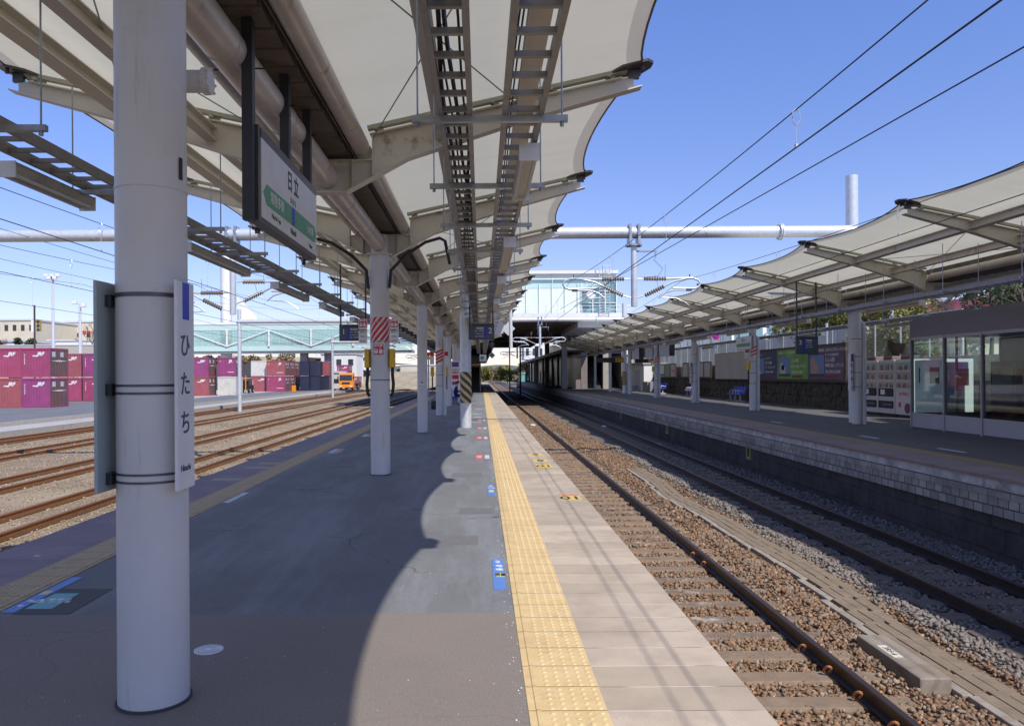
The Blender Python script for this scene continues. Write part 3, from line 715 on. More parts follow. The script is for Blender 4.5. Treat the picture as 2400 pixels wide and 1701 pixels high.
for k in range(5):
    x = -.215 + .032 * k; ph = random.uniform(0, 6); pts = [(x + .022 * math.sin(y * .9 + ph) + .01 * math.sin(y * 2.3 + ph * 2), y, LZ + .06 + .012 * math.sin(y * 1.7 + ph)) for y in np.arange(-.5, 60, .45)]
    MB().tube(pts, random.choice((.008, .011, .014)), 5).build('cable', M_black, cb)
cb = thing('cable_bundle', 'thin cables tied along the left rail of the lamp ladder', 'cables', (.2, 0, LZ))
for k in range(2):
    x = .215 + .02 * k; ph = random.uniform(0, 6); MB().tube([(x + .012 * math.sin(y * 1.1 + ph), y, LZ + .06) for y in np.arange(-.5, 50, .5)], .006, 5).build('cable', M_black, cb)
# strip lamps below the ladders
M_lampw = mat('lamp_housing', (.50, .48, .42), .5, var=.08, dirt=(.34, .32, .28), dirt_amt=.2)
def lamp(label, x, y, L, z, grp, twin=True):
    t = thing('strip_lamp', label, 'strip lamp', (x, y, z), grp)
    m = MB(); m.prism([(-.075, 0), (.075, 0), (.075, -.05), (.035, -.10), (-.035, -.10), (-.075, -.05)], lambda a, b: (x + a, y, z + b), lambda a, b: (x + a, y + L, z + b)); m.build('housing', M_lampw, t)
    m = MB()
    for q in ((-.05, .05) if twin else (0,)): m.tube([(x + q, y + .03, z - .105), (x + q, y + L - .03, z - .105)], .016, 8)
    m.build('tube', flat('lamp_tube', (.7, .7, .68), .3), t, True)
    for yy in (y - .012, y + L): MB().box(x - .08, x + .08, yy, yy + .012, z - .13, z + .005).build('end_cap', M_signw, t)
    return t
for i, (y, L) in enumerate(((5.95, 1.35), (9.98, 2.5), (13.95, 2.5), (18.0, 2.5), (22.1, 2.5), (26.2, 2.5), (30.3, 2.5), (34.4, 2.5))):
    lamp('%s strip lamp from the camera under the right ladder of the near roof' % ORD[i], .385, y, L, LZ - .02, 'strip lamps under the right ladder')
for i, (y, L) in enumerate(((6.35, 1.3), (10.2, 2.6), (14.6, 2.6), (19.0, 2.6), (23.4, 2.6), (27.8, 2.6))):
    lamp('%s strip lamp from the camera under the left ladder' % ORD[i], -3.9, y, L, LZ - .02, 'strip lamps under the left ladder')
for i, y in enumerate((18.0, 24.2, 29.6, 34.9, 40.2, 45.6, 51)):
    lamp('%s white strip lamp from the right, under the right canopy' % ORD[i], 10.32, y, 2.5, LZ - .12, 'strip lamps of the right platform')
for i, y in enumerate((24.2, 31.6, 38.9, 46.2)):
    lamp('%s white strip lamp from the right, at the wall side of the right canopy' % ORD[i], 14.05, y, 2.5, LZ - .15, 'wall side strip lamps')
# thick black conduits arching from the second pillar to the ladders
for s, xe, lb in ((1, -.55, 'right'), (-1, -3.0, 'left')):
    p = [(CXL + s * .18, 13.2, 3.2), (CXL + s * .21, 13.2, 3.5), (CXL + s * .45, 13.2, 3.75), (CXL + s * .8, 13.2, 3.98), (CXL + s * 1.05, 13.2, 4.05), (xe - s * .05, 13.2, 4.0), (xe + s * .03, 13.2, 3.6)]
    tag(MB().tube(p, .028, 8).build('conduit', M_black, None, True), 'black conduit arching up to the %s from the hazard striped pillar' % lb, 'conduit', 'arched conduits')

# ================================================================== SIGNS AND FITTINGS, near platform
P1 = (CXL, 4.08)
# vertical name board strapped to the first pillar, facing the right track
t = thing('name_board', 'tall white name board with blue top, strapped to the nearest pillar', 'sign', (-1.53, 4.0, 1.66), 'vertical name boards')
MB().bbox(-1.548, -1.53, 3.885, 4.112, 1.125, 2.195, .004).build('board', M_signw, t)
MB().box(-1.5305, -1.528, 3.955, 4.04, 2.0, 2.19).build('blue_band', M_signblue, t)
for c, z in (('ひ', 1.86), ('た', 1.66), ('ち', 1.46)): text(t, c, .135, (-1.5285, 3.985, z), FY, FZ, flat('board_ink', (.07, .075, .11), .5), bold=.001)
text(t, 'Hitachi', .046, (-1.5285, 3.985, 1.235), FY, FZ, flat('board_ink', (.07, .075, .11), .5))
m = MB(); [m.box(-1.60, -1.548, 4.03, 4.09, z - .02, z + .02) for z in (2.12, 1.63, 1.16)]; m.build('bracket', M_dark, t)
t = thing('name_board', 'back of the pale grey board strapped to the left side of the nearest pillar', 'sign', (-1.925, 4.0, 1.66), 'vertical name boards')
MB().bbox(-1.955, -1.937, 3.885, 4.112, 1.115, 2.195, .004).build('board', mat('board_back', (.36, .42, .42), .5, var=.04), t)
m = MB(); [m.box(-1.937, -1.905, 3.97, 4.05, z - .03, z + .03) for z in (2.10, 1.64, 1.18)]; m.build('bracket', M_dark, t)
for i, z in enumerate((2.115, 1.655, 1.615, 1.20, 1.16)):
    h = .022 if i == 0 else .012
    tag(MB().tube([(CXL, 4.08, z), (CXL, 4.08, z + h)], .1815, 40).build('pillar_strap', M_strap, None, True, 40),
        ('wide steel strap, topmost around the nearest pillar', 'upper thin strap of the middle pair around the nearest pillar', 'lower thin strap of the middle pair around the nearest pillar', 'upper thin strap of the bottom pair around the nearest pillar', 'lowest thin steel strap around the nearest pillar')[i], 'strap', 'straps around the nearest pillar')
o = text(None, '1', .15, (CXL + .1765, 4.03, 2.785), (.25, .97, 0), FZ, M_ink, bold=.006, name='pillar_number'); tag(o, 'black number 1 painted high on the nearest pillar', 'number')
m = MB(); m.tube([(-1.70, 4.35, 3.37), (-1.555, 4.35, 3.37)], .062, 24); m.tube([(-1.555, 4.35, 3.37), (-1.53, 4.35, 3.37)], .075, 24); m.tube([(-1.53, 4.35, 3.37), (-1.515, 4.35, 3.37)], .066, 24)
for k in range(8):
    a = k * math.pi / 4; m.tube([(-1.53, 4.35 + .07 * math.cos(a), 3.37 + .07 * math.sin(a)), (-1.508, 4.35 + .07 * math.cos(a), 3.37 + .07 * math.sin(a))], .008, 6)
tag(m.build('pipe_flange', M_pillar, None, True, 40), 'short flanged pipe stub sticking out behind the nearest pillar, high up', 'pipe stub')
# hanging station name sign
sx = -1.55; ya, yb = 5.40, 7.30
t = thing('station_sign', 'long hanging station name sign with green arrow band', 'station sign', (sx - .05, 6.35, 3.08))
MB().box(sx - .09, sx - .002, ya, yb, 2.80, 3.47).build('frame', mat('sign_frame', (.055, .052, .055), .35, var=.1), t)
MB().box(sx - .002, sx + .004, ya + .06, yb - .015, 2.835, 3.395).build('face', M_signw, t)
MB().box(sx - .002, sx + .003, ya + .06, yb - .015, 3.397, 3.465).build('header', mat('sign_header', (.09, .08, .10), .35, var=.05), t)
yc = (ya + yb) / 2 + .03
MB().prism([(ya + .10, 3.02), (ya + .19, 3.095), (yb - .11, 3.095), (yb - .04, 3.02), (yb - .11, 2.945), (ya + .19, 2.945)], lambda a, b: (sx + .004, a, b), lambda a, b: (sx + .0055, a, b)).build('green_band', M_signgreen, t)
MB().box(sx + .0055, sx + .007, yc - .045, yc + .045, 2.945, 3.095).build('blue_square', M_signblue, t)
text(t, '日 立', .17, (sx + .0045, yc, 3.275), FY, FZ, M_ink, bold=.004)
text(t, 'ひたち', .062, (sx + .0045, yc, 3.135), FY, FZ, M_ink, bold=.001, space=1.2)
text(t, '常陸多賀', .098, (sx + .006, ya + .48, 3.02), FY, FZ, M_signw, bold=.001)
text(t, '小木津', .085, (sx + .006, yb - .30, 3.02), FY, FZ, M_signw, bold=.001)
text(t, 'Hitachi', .068, (sx + .0045, yc, 2.89), FY, FZ, M_ink, bold=.0012); text(t, 'Hitachi-Taga', .052, (sx + .0045, ya + .45, 2.895), FY, FZ, M_ink); text(t, 'Ogitsu', .05, (sx + .0045, yb - .28, 2.885), FY, FZ, M_ink)
for y in (ya - .035, 6.38, 7.18):
    b0 = 2.79 if y < ya else 3.46
    MB().box(sx - .095, sx - .02, y - .035, y + .035, b0, 4.20).build('hanger_post', M_dark, t)
for y, zz in ((5.5, 3.9), (6.4, 3.95), (7.2, 3.95)): MB().tube([(sx + .02, y, zz), (sx - .25, y + .02, zz + .01), (CXL - .16, y + .02, zz)], .006, 5).build('wire', M_black, t)

# hanging platform number signs
def number_sign(label, x0, x1, y, z0, z1, num, left, rods):
    t = thing('number_sign', label, 'number sign', ((x0 + x1) / 2, y, z0), 'hanging platform number signs')
    MB().box(x0, x1, y - .06, y + .06, z0, z1).build('case', M_dark, t)
    MB().box(x0 + .02, x1 - .02, y - .064, y - .06, z0 + .02, z1 - .075).build('face', M_navy, t)
    bx = x0 + .20 if left else x1 - .24
    MB().box(bx, bx + .055, y - .067, y - .064, z0 + .02, z1 - .075).build('blue_bar', M_signblue, t)
    nx = x0 + .115 if left else x1 - .10
    text(t, num, .20, (nx, y - .0655, z1 - .19), FX, FZ, M_signw)
    tx = (x0 + .28) if left else (bx - .03)
    for k, (s_, sz) in enumerate((('常磐線', .065), ('水戸・上野方面' if num != '3' else 'いわき方面', .034), ('for Mito & Ueno', .03), ('品川・東京方面', .03))):
        text(t, s_, sz, (tx, y - .0655, z1 - .125 - .068 * k), FX, FZ, M_signw, 'LEFT' if left else 'RIGHT', .0006)
    text(t, 'JR', .035, (x0 + .08, y - .062, z1 - .035), FX, FZ, M_pale)
    for x in (x0 + .03, x1 - .03): MB().box(x - .018, x + .018, y - .018, y + .018, z1, rods).build('hanger_post', M_dark, t)
number_sign('dark hanging sign with number 1 and blue bar, left platform side', -3.66, -2.95, 20.0, 2.60, 3.02, '1', True, 4.6)
number_sign('dark hanging sign with number 2 and blue bar, over the yellow strip', -.31, .35, 20.0, 2.61, 3.03, '2', False, 4.4)
number_sign('dark hanging sign with number 3 under the right canopy', 9.74, 10.4, 23.8, 2.28, 2.82, '3', True, 4.5)

# emergency stop boards on the hazard pillar
def pict(t, cx, y, cz, s, red=True):     # red panel with STOP, a train and a pointing hand in white
    MB().box(cx - s * .5, cx + s * .5, y - .003, y, cz - s * .55, cz + s * .55).build('red_panel', M_red, t)
    text(t, 'STOP', s * .34, (cx, y - .0035, cz + s * .36), FX, FZ, M_signw, bold=.003)
    MB().prism([(-.40, -.42), (-.10, -.42), (-.05, -.20), (-.08, .06), (-.42, .06), (-.45, -.20)], lambda a, b: (cx + s * a, y - .003, cz + s * b), lambda a, b: (cx + s * a, y - .006, cz + s * b)).build('train_mark', M_signw, t)
    MB().prism([(-.36, -.12), (-.14, -.12), (-.14, .0), (-.36, .0)], lambda a, b: (cx + s * a, y - .006, cz + s * b), lambda a, b: (cx + s * a, y - .008, cz + s * b)).build('train_window', M_red, t)
    MB().prism([(.08, -.44), (.36, -.44), (.42, -.10), (.30, -.02), (.22, -.02), (.20, .14), (.12, .14), (.11, -.14), (.02, -.16)], lambda a, b: (cx + s * a, y - .003, cz + s * b), lambda a, b: (cx + s * a, y - .006, cz + s * b)).build('hand_mark', M_signw, t)
for sgn, x0, x1, lb in ((-1, -2.06, -1.915, 'left'), (1, -1.535, -1.385, 'right')):
    t = thing('stop_board', 'white emergency button board fixed at the %s of the hazard striped pillar' % lb, 'notice board', ((x0 + x1) / 2, 13.0, 2.27), 'emergency stop boards')
    MB().box(x0, x1, 13.0, 13.02, 2.25, 2.66).build('board', M_signw, t); c = (x0 + x1) / 2
    pict(t, c, 13.0, 2.585, .125); text(t, '非常停止\nボタン', .036, (c, 12.9985, 2.45), FX, FZ, M_ink, bold=.0006)
    text(t, 'Emergency\nstop button', .018, (c, 12.9985, 2.365), FX, FZ, M_ink); text(t, '駅係員', .03, (c, 12.9985, 2.285), FX, FZ, M_red)
m = MB(); band = lambda z0, z1, mm: mm.tube([(CXL, 13.30, z0), (CXL, 13.30, z1)], .169, 40)
M_haz, nt, b = new_mat('red_white_hazard'); p = xyz(nt)
an = mth(nt, 'ARCTAN2', mth(nt, 'SUBTRACT', p[0], CXL), mth(nt, 'MULTIPLY', mth(nt, 'SUBTRACT', p[1], 13.30), -1.))
dg = mth(nt, 'FRACT', mth(nt, 'ADD', mth(nt, 'DIVIDE', mth(nt, 'SUBTRACT', mth(nt, 'MULTIPLY', an, .17), mth(nt, 'MULTIPLY', p[2], .85)), .105), 50.))
nt.links.new(mixc(nt, mth(nt, 'GREATER_THAN', dg, .40), (.72, .70, .70), (.62, .02, .03)), b.inputs['Base Color']); b.inputs['Roughness'].default_value = .4
t = thing('hazard_wrap', 'red and white diagonal striped wrap around the second pillar', 'hazard wrap', (CXL, 13.3, 2.27))
band(2.27, 2.70, m); m.build('sleeve', M_haz, t, True, 40)
m = MB(); [m.tube([(CXL, 13.30, z), (CXL, 13.30, z + .012)], .1725, 40) for z in (2.29, 2.61)]; m.build('strap', M_galv, t, True, 40)
t = thing('stop_plate', 'small square red plate with the word STOP on the second pillar', 'sign', (CXL, 13.12, 2.15))
MB().box(CXL - .098, CXL + .098, 13.118, 13.124, 2.045, 2.255).build('plate', M_signw, t); pict(t, CXL, 13.118, 2.15, .172)
for sgn, lb in ((-1, 'left'), (1, 'right')):
    x = CXL + sgn * .215
    t = thing('emergency_box', 'yellow emergency button box at the %s of the second pillar' % lb, 'button box', (x, 13.3, 2.0), 'yellow button boxes')
    MB().bbox(x - .04, x + .04, 13.18, 13.42, 1.84, 2.16, .012).build('case', M_boxyellow, t)
    m = MB(); m.tube([(x + sgn * .0, 13.3, 1.84), (x + sgn * .0, 13.3, 1.70), (x + sgn * .015, 13.3, 1.55), (x, 13.3, 1.40), (x - sgn * .03, 13.3, 1.34)], .028, 8); m.build('hose', M_black, t, True)
    MB().disc((x + sgn * .042, 13.3, 2.06), .035, 'x', .012).build('button', M_red, t, True)
tag(MB().tube([(CXL, 13.30, 1.62), (CXL, 13.30, 1.635)], .1705, 40).build('pillar_strap', M_strap, None, True, 40), 'steel strap around the hazard striped pillar below the yellow boxes', 'strap')
# same equipment, smaller, on the fourth pillar
t = thing('hazard_wrap', 'distant red and white striped wrap on the fourth pillar', 'hazard wrap', (CXL, 32.3, 2.2), None)
M_haz2 = M_red; m = MB()
for k in range(4): m.bar((CXL - .15, 32.145, 2.2 + .14 * k), (CXL + .16, 32.145, 2.36 + .14 * k), .012, .07, 0, (0, 0, 1))
MB().tube([(CXL, 32.3, 2.12), (CXL, 32.3, 2.86)], .155, 24).build('sleeve', M_signw, t, True); m.build('stripe', M_red, t)
for sgn, lb in ((-1, 'left'), (1, 'right')):
    x = CXL + sgn * .30
    t = thing('stop_board', 'small distant emergency board at the %s of the fourth pillar' % lb, 'notice board', (x, 32.2, 2.3), 'distant emergency stop boards'); MB().box(x - .09, x + .09, 32.2, 32.22, 2.15, 2.7).build('board', M_signw, t); MB().box(x - .075, x + .075, 32.197, 32.2, 2.5, 2.68).build('red_panel', M_red, t)
    t = thing('emergency_box', 'distant yellow button box at the %s of the fourth pillar' % lb, 'button box', (x, 32.4, 1.9), 'distant yellow button boxes'); MB().bbox(x - .07, x + .07, 32.3, 32.5, 1.65, 2.05, .012).build('case', M_boxyellow, t); MB().tube([(x, 32.4, 1.65), (x, 32.4, 1.1)], .03, 8).build('hose', M_black, t)
t = thing('notice_plate', 'tiny white notice on the third pillar of the near platform', 'notice', (CXL, 22.74, 1.5)); MB().box(CXL - .045, CXL + .045, 22.735, 22.745, 1.42, 1.60).build('plate', M_signw, t); text(t, '禁煙', .03, (CXL, 22.733, 1.56), FX, FZ, M_ink); MB().disc((CXL, 22.734, 1.49), .03, 'y', .003).build('mark', M_red, t, True)

# floor stickers, drain covers and repairs
def sticker(label, x0, x1, y0, y1, m, words=(), z=.0015, nm='floor_sticker', grp='floor stickers', extra=None):
    t = thing(nm, label, 'sticker', ((x0 + x1) / 2, (y0 + y1) / 2, 0), grp)
    MB().box(x0, x1, y0, y1, -.002, z).build('sheet', m, t)
    for s_, sz, x, y, mm, sq in words: text(t, s_, sz, (x, y, z + .001), FX, FY, mm, squeeze=sq, bold=.001)
    if extra: extra(t)
    return t
def ysq(t): MB().box(.122, .192, 6.50, 6.62, .001, .0028).build('yellow_square', flat('pale_yellow', (.62, .56, .16), .5), t); text(t, '乗車\n位置', .045, (.157, 6.56, .0042), FX, FY, M_ink)
sticker('blue boarding sticker with number 2 beside the yellow strip, nearest', .092, .192, 6.12, 7.12, M_lightblue, (('2', .11, .142, 7.02, M_signw, 1), ('号', .08, .15, 6.86, M_signw, 1), ('車', .08, .15, 6.74, M_signw, 1)), extra=ysq)
sticker('blue boarding sticker beside the yellow strip, second from the camera', .09, .19, 10.9, 11.9, M_lightblue, (('2', .12, .14, 11.8, M_signw, 1), ('号車', .06, .14, 11.6, M_signw, 1)), extra=lambda t: MB().box(.11, .18, 11.2, 11.4, .001, .0028).build('yellow_square', flat('pale_yellow', (.62, .56, .16), .5), t))
M_stred = flat('sticker_red', (.55, .12, .11), .5)
for i, y in enumerate((15.6, 20.4, 24.2, 28.5)):
    sticker('small red boarding mark by the yellow strip, %s from the camera' % ORD[i], -.13, .03, y, y + .85, M_stred, (('乗', .12, -.05, y + .55, M_signw, 1), ('車', .12, -.05, y + .3, M_signw, 1)), grp='red boarding marks')
    sticker('small white boarding mark by the yellow strip, %s from the camera' % ORD[i], .075, .165, y + .1, y + .75, M_pale, (('5', .1, .12, y + .4, M_lightblue, 1),), grp='white boarding marks')
for i, y in enumerate((27.6, 31.0, 33.5, 38, 43, 49)):
    tag(MB().box(-.32, .02, y, y + .14, -.002, .0015).build('floor_line', M_pale), 'short white floor line beside the yellow strip, %s from the camera' % ORD[i], 'floor mark', 'white floor lines')
def tealx(t): text(t, '▲ 乗車口\n特急 ひたち', .06, (-3.275, 5.87, .0045), FX, FY, M_signw)
sticker('blue strip sticker beside the left tactile strip, near the bottom left', -3.50, -3.405, 5.6, 6.57, M_lightblue, (('号', .05, -3.452, 5.75, M_signw, 1), ('車', .05, -3.452, 5.88, M_signw, 1)), extra=lambda t: MB().box(-3.485, -3.42, 6.05, 6.15, .001, .0028).build('yellow_square', flat('pale_yellow', (.62, .56, .16), .5), t))
tag(MB().box(-3.40, -2.98, 5.56, 6.22, -.004, .0008).build('floor_patch', mat('patch_dark', (.085, .078, .075), .8)), 'dark worn patch around the teal floor sticker', 'floor patch')
sticker('teal square floor sticker on a dark patch, near the bottom left', -3.372, -3.178, 5.68, 6.08, M_teal, extra=tealx, z=.0025)
sticker('white strip sticker beside the left tactile strip, right of the first pillar', -3.50, -3.41, 10.4, 11.3, M_pale)
for i, (x0, y) in enumerate(((-3.40, 17.0), (-3.36, 21.5))):
    sticker('red and white striped floor sticker on the left, %s from the camera' % ORD[i], x0, x0 + .22, y, y + .9, M_pale, extra=lambda t, x0=x0, y=y: MB().box(x0 + .11, x0 + .2, y + .05, y + .85, .001, .0028).build('red_bar', M_stred, t), grp='red and white stickers')
M_ghost = mat('patch_pale', (.17, .18, .20), .85, var=.2, scale=9)
for i, (x, y, w, l) in enumerate(((-3.15, 8.55, .5, .30), (-2.85, 11.6, .55, .3), (-3.3, 7.1, .25, .4), (-2.9, 14.4, .5, .35))):
    tag(MB().box(x, x + w, y, y + l, -.004, .0006).build('floor_patch', M_ghost), 'faint pale rectangle left on the dark asphalt by a removed sticker, %s from the camera' % ORD[i], 'floor patch', 'pale sticker traces')
M_cut = mat('patch_grey', (.142, .142, .143), .85, var=.1, scale=9)
for i, (x, y, w, l) in enumerate(((-.28, 9.45, .42, .42), (-.5, 12.9, .5, .5), (-.40, 7.75, .36, .42))):
    tag(MB().box(x, x + w, y, y + l, -.004, .0004).build('floor_patch', M_cut), 'square asphalt repair in the sunlit strip, %s from the camera' % ORD[i], 'floor patch', 'square asphalt repairs')
t = thing('drain_cover', 'small round pale metal cover in the asphalt beside the nearest pillar', 'cover', (-1.71, 4.81, 0))
MB().tube([(-1.71, 4.81, -.02), (-1.71, 4.81, .004)], .088, 40).build('plate', mat('cover_metal', (.80, .80, .80), .6, .0, var=.1, scale=30), t)
m = MB()
for r in (.028, .045, .062, .078): m.tube([(-1.71 + r * math.cos(a), 4.81 + r * math.sin(a), .005) for a in np.linspace(0, 6.2832, 33)], .003, 5)
m.build('ring', M_pale, t)
M_mark = flat('mark_yellow', (.62, .44, .10), .6)
for i, (n, x0, x1, y0, y1) in enumerate((('10', 1.09, 1.37, 10.45, 10.85), ('10', 1.03, 1.31, 14.1, 14.6), ('8', 1.03, 1.31, 15.05, 15.5), ('6', 1.0, 1.3, 16.2, 16.6))):
    t = thing('stop_mark', 'yellow car stop mark %s on the pink slabs, %s from the camera' % (n, ORD[i]), 'floor mark', ((x0 + x1) / 2, (y0 + y1) / 2, 0), 'yellow car stop marks')
    MB().box(x0, x1, y0, y1, -.002, .0015).build('plate', M_mark, t); text(t, n, .38, ((x0 + x1) / 2, (y0 + y1) / 2, .0025), (-1, 0, 0), (0, -1, 0), M_ink, bold=.004, squeeze=.8)
    if i == 0: MB().box(x0, x1, y1 + .004, y1 + .07, -.002, .0015).build('red_edge', M_stred, t)
for i, y in enumerate((23.4, 25.4)): tag(MB().box(.75, 1.38, y, y + .12, -.002, .0015).build('floor_line', flat('line_tan', (.60, .50, .36), .6)), ('nearer' if i == 0 else 'farther') + ' pale line across the pink slabs, beyond the number marks', 'floor mark', 'pale lines on the slabs')
for i, (x, u, y) in enumerate(((-4.45, .5, 12.6), (-4.4, .5, 14.2), (-4.35, .45, 14.9))): tag(MB().box(x, x + u, y, y + .3, -.002, .0015).build('stop_mark', flat('mark_tan', (.36, .28, .16), .6)), 'faded tan mark on the left edge slabs, %s from the camera' % ORD[i], 'floor mark', 'faded tan marks')

# striped gantry post on the near platform, kiosk, stairs, seated person
def striped(t, x, y, r, z0, z1):
    m_, nt, b = new_mat('black_yellow_stripes'); p = xyz(nt)
    an = mth(nt, 'ARCTAN2', mth(nt, 'SUBTRACT', p[0], x), mth(nt, 'MULTIPLY', mth(nt, 'SUBTRACT', p[1], y), -1.))
    dg = mth(nt, 'FRACT', mth(nt, 'ADD', mth(nt, 'DIVIDE', mth(nt, 'ADD', mth(nt, 'MULTIPLY', an, r * 1.0), mth(nt, 'MULTIPLY', p[2], 1.15)), .30), 50.))
    nt.links.new(mixc(nt, mth(nt, 'GREATER_THAN', dg, .5), (.62, .48, .21), (.05, .048, .045)), b.inputs['Base Color']); b.inputs['Roughness'].default_value = .5
    MB().tube([(x, y, z0), (x, y, z1)], r + .005, 40).build('striped_sleeve', m_, t, True, 40)
t = thing('kiosk_cabinet', 'white cabinet with red and purple panels behind the seated person', 'cabinet', (-1.35, 47.2, 0))
MB().bbox(-1.80, -1.22, 47.2, 48.2, 0, 2.55, .02).build('body', M_signw, t)
for z, h, mm in ((2.2, .28, flat('panel_purple', (.12, .05, .28), .4)), (1.8, .25, M_red), (1.45, .25, M_red), (1.1, .2, M_red)): MB().box(-1.76, -1.36, 47.19, 47.2, z, z + h).build('panel', mm, t)
text(t, '禁煙', .2, (-1.56, 47.185, 1.92), FX, FZ, M_signw, bold=.004)
t = thing('stair_block', 'dark stairway opening of the near platform behind the striped post', 'stairs', (-.6, 76, 0))
MB().box(-2.8, -2.6, 76, 110, 0, 6.2).build('side_wall', M_granite, t); MB().box(-.12, .0, 76, 110, 0, 6.2).build('side_wall', M_granite, t)
MB().box(-2.6, -.12, 75.8, 76.2, 2.45, 3.6).build('lintel', M_dark, t); MB().box(-2.6, -.12, 75.78, 75.8, 2.62, 2.76).build('orange_strip', flat('amber_strip', (.75, .30, .03), .4), t)
m = MB()
for k in range(28): m.box(-2.6, -.12, 78 + .3 * k, 78.3 + .3 * k, 0, .17 * (k + 1))
m.build('steps', mat('stair_dark', (.08, .075, .07), .7), t)
def person(x, y, seat):
    t = thing('person', 'seated person in a dark navy coat and white mask looking down at a phone', 'person', (x, y, 0))
    P = {'hip': (0, 0, seat + .10), 'waist': (.02, 0, seat + .28), 'chest': (.06, 0, seat + .47), 'neck': (.10, 0, seat + .62), 'head0': (.14, 0, seat + .70), 'head1': (.17, 0, seat + .80), 'head2': (.165, 0, seat + .89)}
    for s, n in ((-1, 'l'), (1, 'r')):
        P[n + 'sh'] = (.07, s * .19, seat + .53); P[n + 'el'] = (.16, s * .24, seat + .28); P[n + 'wr'] = (.36, s * .08, seat + .36); P[n + 'ha'] = (.43, s * .05, seat + .38)
        P[n + 'hp'] = (.04, s * .10, seat + .08); P[n + 'kn'] = (.46, s * .12, seat + .08); P[n + 'an'] = (.44, s * .12, .09); P[n + 'to'] = (.60, s * .13, .05)
    E = [('hip', 'waist'), ('waist', 'chest'), ('chest', 'neck'), ('neck', 'head0'), ('head0', 'head1'), ('head1', 'head2')]
    for n in 'lr': E += [('chest', n + 'sh'), (n + 'sh', n + 'el'), (n + 'el', n + 'wr'), (n + 'wr', n + 'ha'), ('hip', n + 'hp'), (n + 'hp', n + 'kn'), (n + 'kn', n + 'an'), (n + 'an', n + 'to')]
    rad = {'hip': .17, 'waist': .16, 'chest': .17, 'neck': .055, 'head0': .075, 'head1': .098, 'head2': .075, 'sh': .085, 'el': .06, 'wr': .04, 'ha': .035, 'hp': .10, 'kn': .075, 'an': .05, 'to': .04}
    ks = list(P); me = bpy.data.meshes.new('body'); me.from_pydata([P[k] for k in ks], [(ks.index(a), ks.index(b)) for a, b in E], []); o = bpy.data.objects.new('body', me); COL.objects.link(o)
    md = o.modifiers.new('skin', 'SKIN'); o.modifiers.new('sub', 'SUBSURF').levels = 1
    for i, k in enumerate(ks):
        r = rad.get(k, rad.get(k[1:], .05)); me.skin_vertices[0].data[i].radius = (r, r)
    me.skin_vertices[0].data[0].use_root = True
    m2 = bpy.data.meshes.new_from_object(o.evaluated_get(bpy.context.evaluated_depsgraph_get())); bpy.data.objects.remove(o); m2.name = 'body'
    m2.materials.clear(); [m2.materials.append(q) for q in (M_coat, M_skin, flat('pale_trousers', (.35, .37, .40), .8), M_ink)]
    for p in m2.polygons:
        c = p.center
        p.material_index = 1 if (c.z > seat + .63 or (c.x > .37 and c.z > seat + .27)) else 2 if c.z < seat - .04 and c.z > .11 else 0
        p.use_smooth = True
    o = bpy.data.objects.new('body', m2); COL.objects.link(o); o.parent = t
    h = MB()
    import bmesh
    bm = bmesh.new(); bmesh.ops.create_icosphere(bm, subdivisions=3, radius=1)
    vs = [(x + .145 + v.co.x * .118, y + v.co.y * .115, seat + .86 + v.co.z * .10 - max(0, -v.co.x) * .07) for v in bm.verts]; bm.verts.index_update()
    h.add(vs, [tuple(v.index for v in f.verts) for f in bm.faces]); h.build('hair', flat('dark_hair', (.03, .022, .02), .6), t, True)
    h = MB(); h.add([(x + .185 + v.co.x * .085, y + v.co.y * .07, seat + .745 + v.co.z * .05) for v in bm.verts], [tuple(v.index for v in f.verts) for f in bm.faces]); h.build('face_mask', M_signw, t, True); bm.free()
    MB().bbox(x + .42, x + .45, y - .04, y + .04, seat + .36, seat + .51, .008).build('phone', M_ink, t)
    for f in range(4):
        for s in (-1, 1): MB().tube([(x + .42 + .01 * f, y + s * .055, seat + .375 + .022 * f), (x + .455, y + s * .035, seat + .385 + .022 * f), (x + .45, y + s * .012, seat + .385 + .022 * f)], .009, 6).build('finger', M_skin, t, True)
person(-1.52, 45.2, .42)
t = thing('platform_bench', 'dark bench under the seated person behind the pillars', 'bench', (-1.55, 45.2, 0))
MB().bbox(-1.72, -1.30, 44.2, 46.6, .37, .43, .015).build('seat', M_bench, t); MB().bbox(-1.78, -1.72, 44.2, 46.6, .45, .85, .015).build('backrest', M_bench, t)
for y in (44.5, 46.3): MB().box(-1.68, -1.40, y - .03, y + .03, 0, .37).build('leg', M_grey, t)
t = thing('shoulder_bag', 'black bag standing on the platform between the pillars', 'bag', (-2.15, 38.6, 0)); m = MB(); m.bbox(-2.5, -2.05, 38.4, 38.75, 0, .42, .06); m.build('body', M_black, t, True); MB().tube([(-2.4, 38.57, .42), (-2.36, 38.57, .6), (-2.2, 38.57, .6), (-2.15, 38.57, .42)], .012, 6).build('strap', M_black, t)

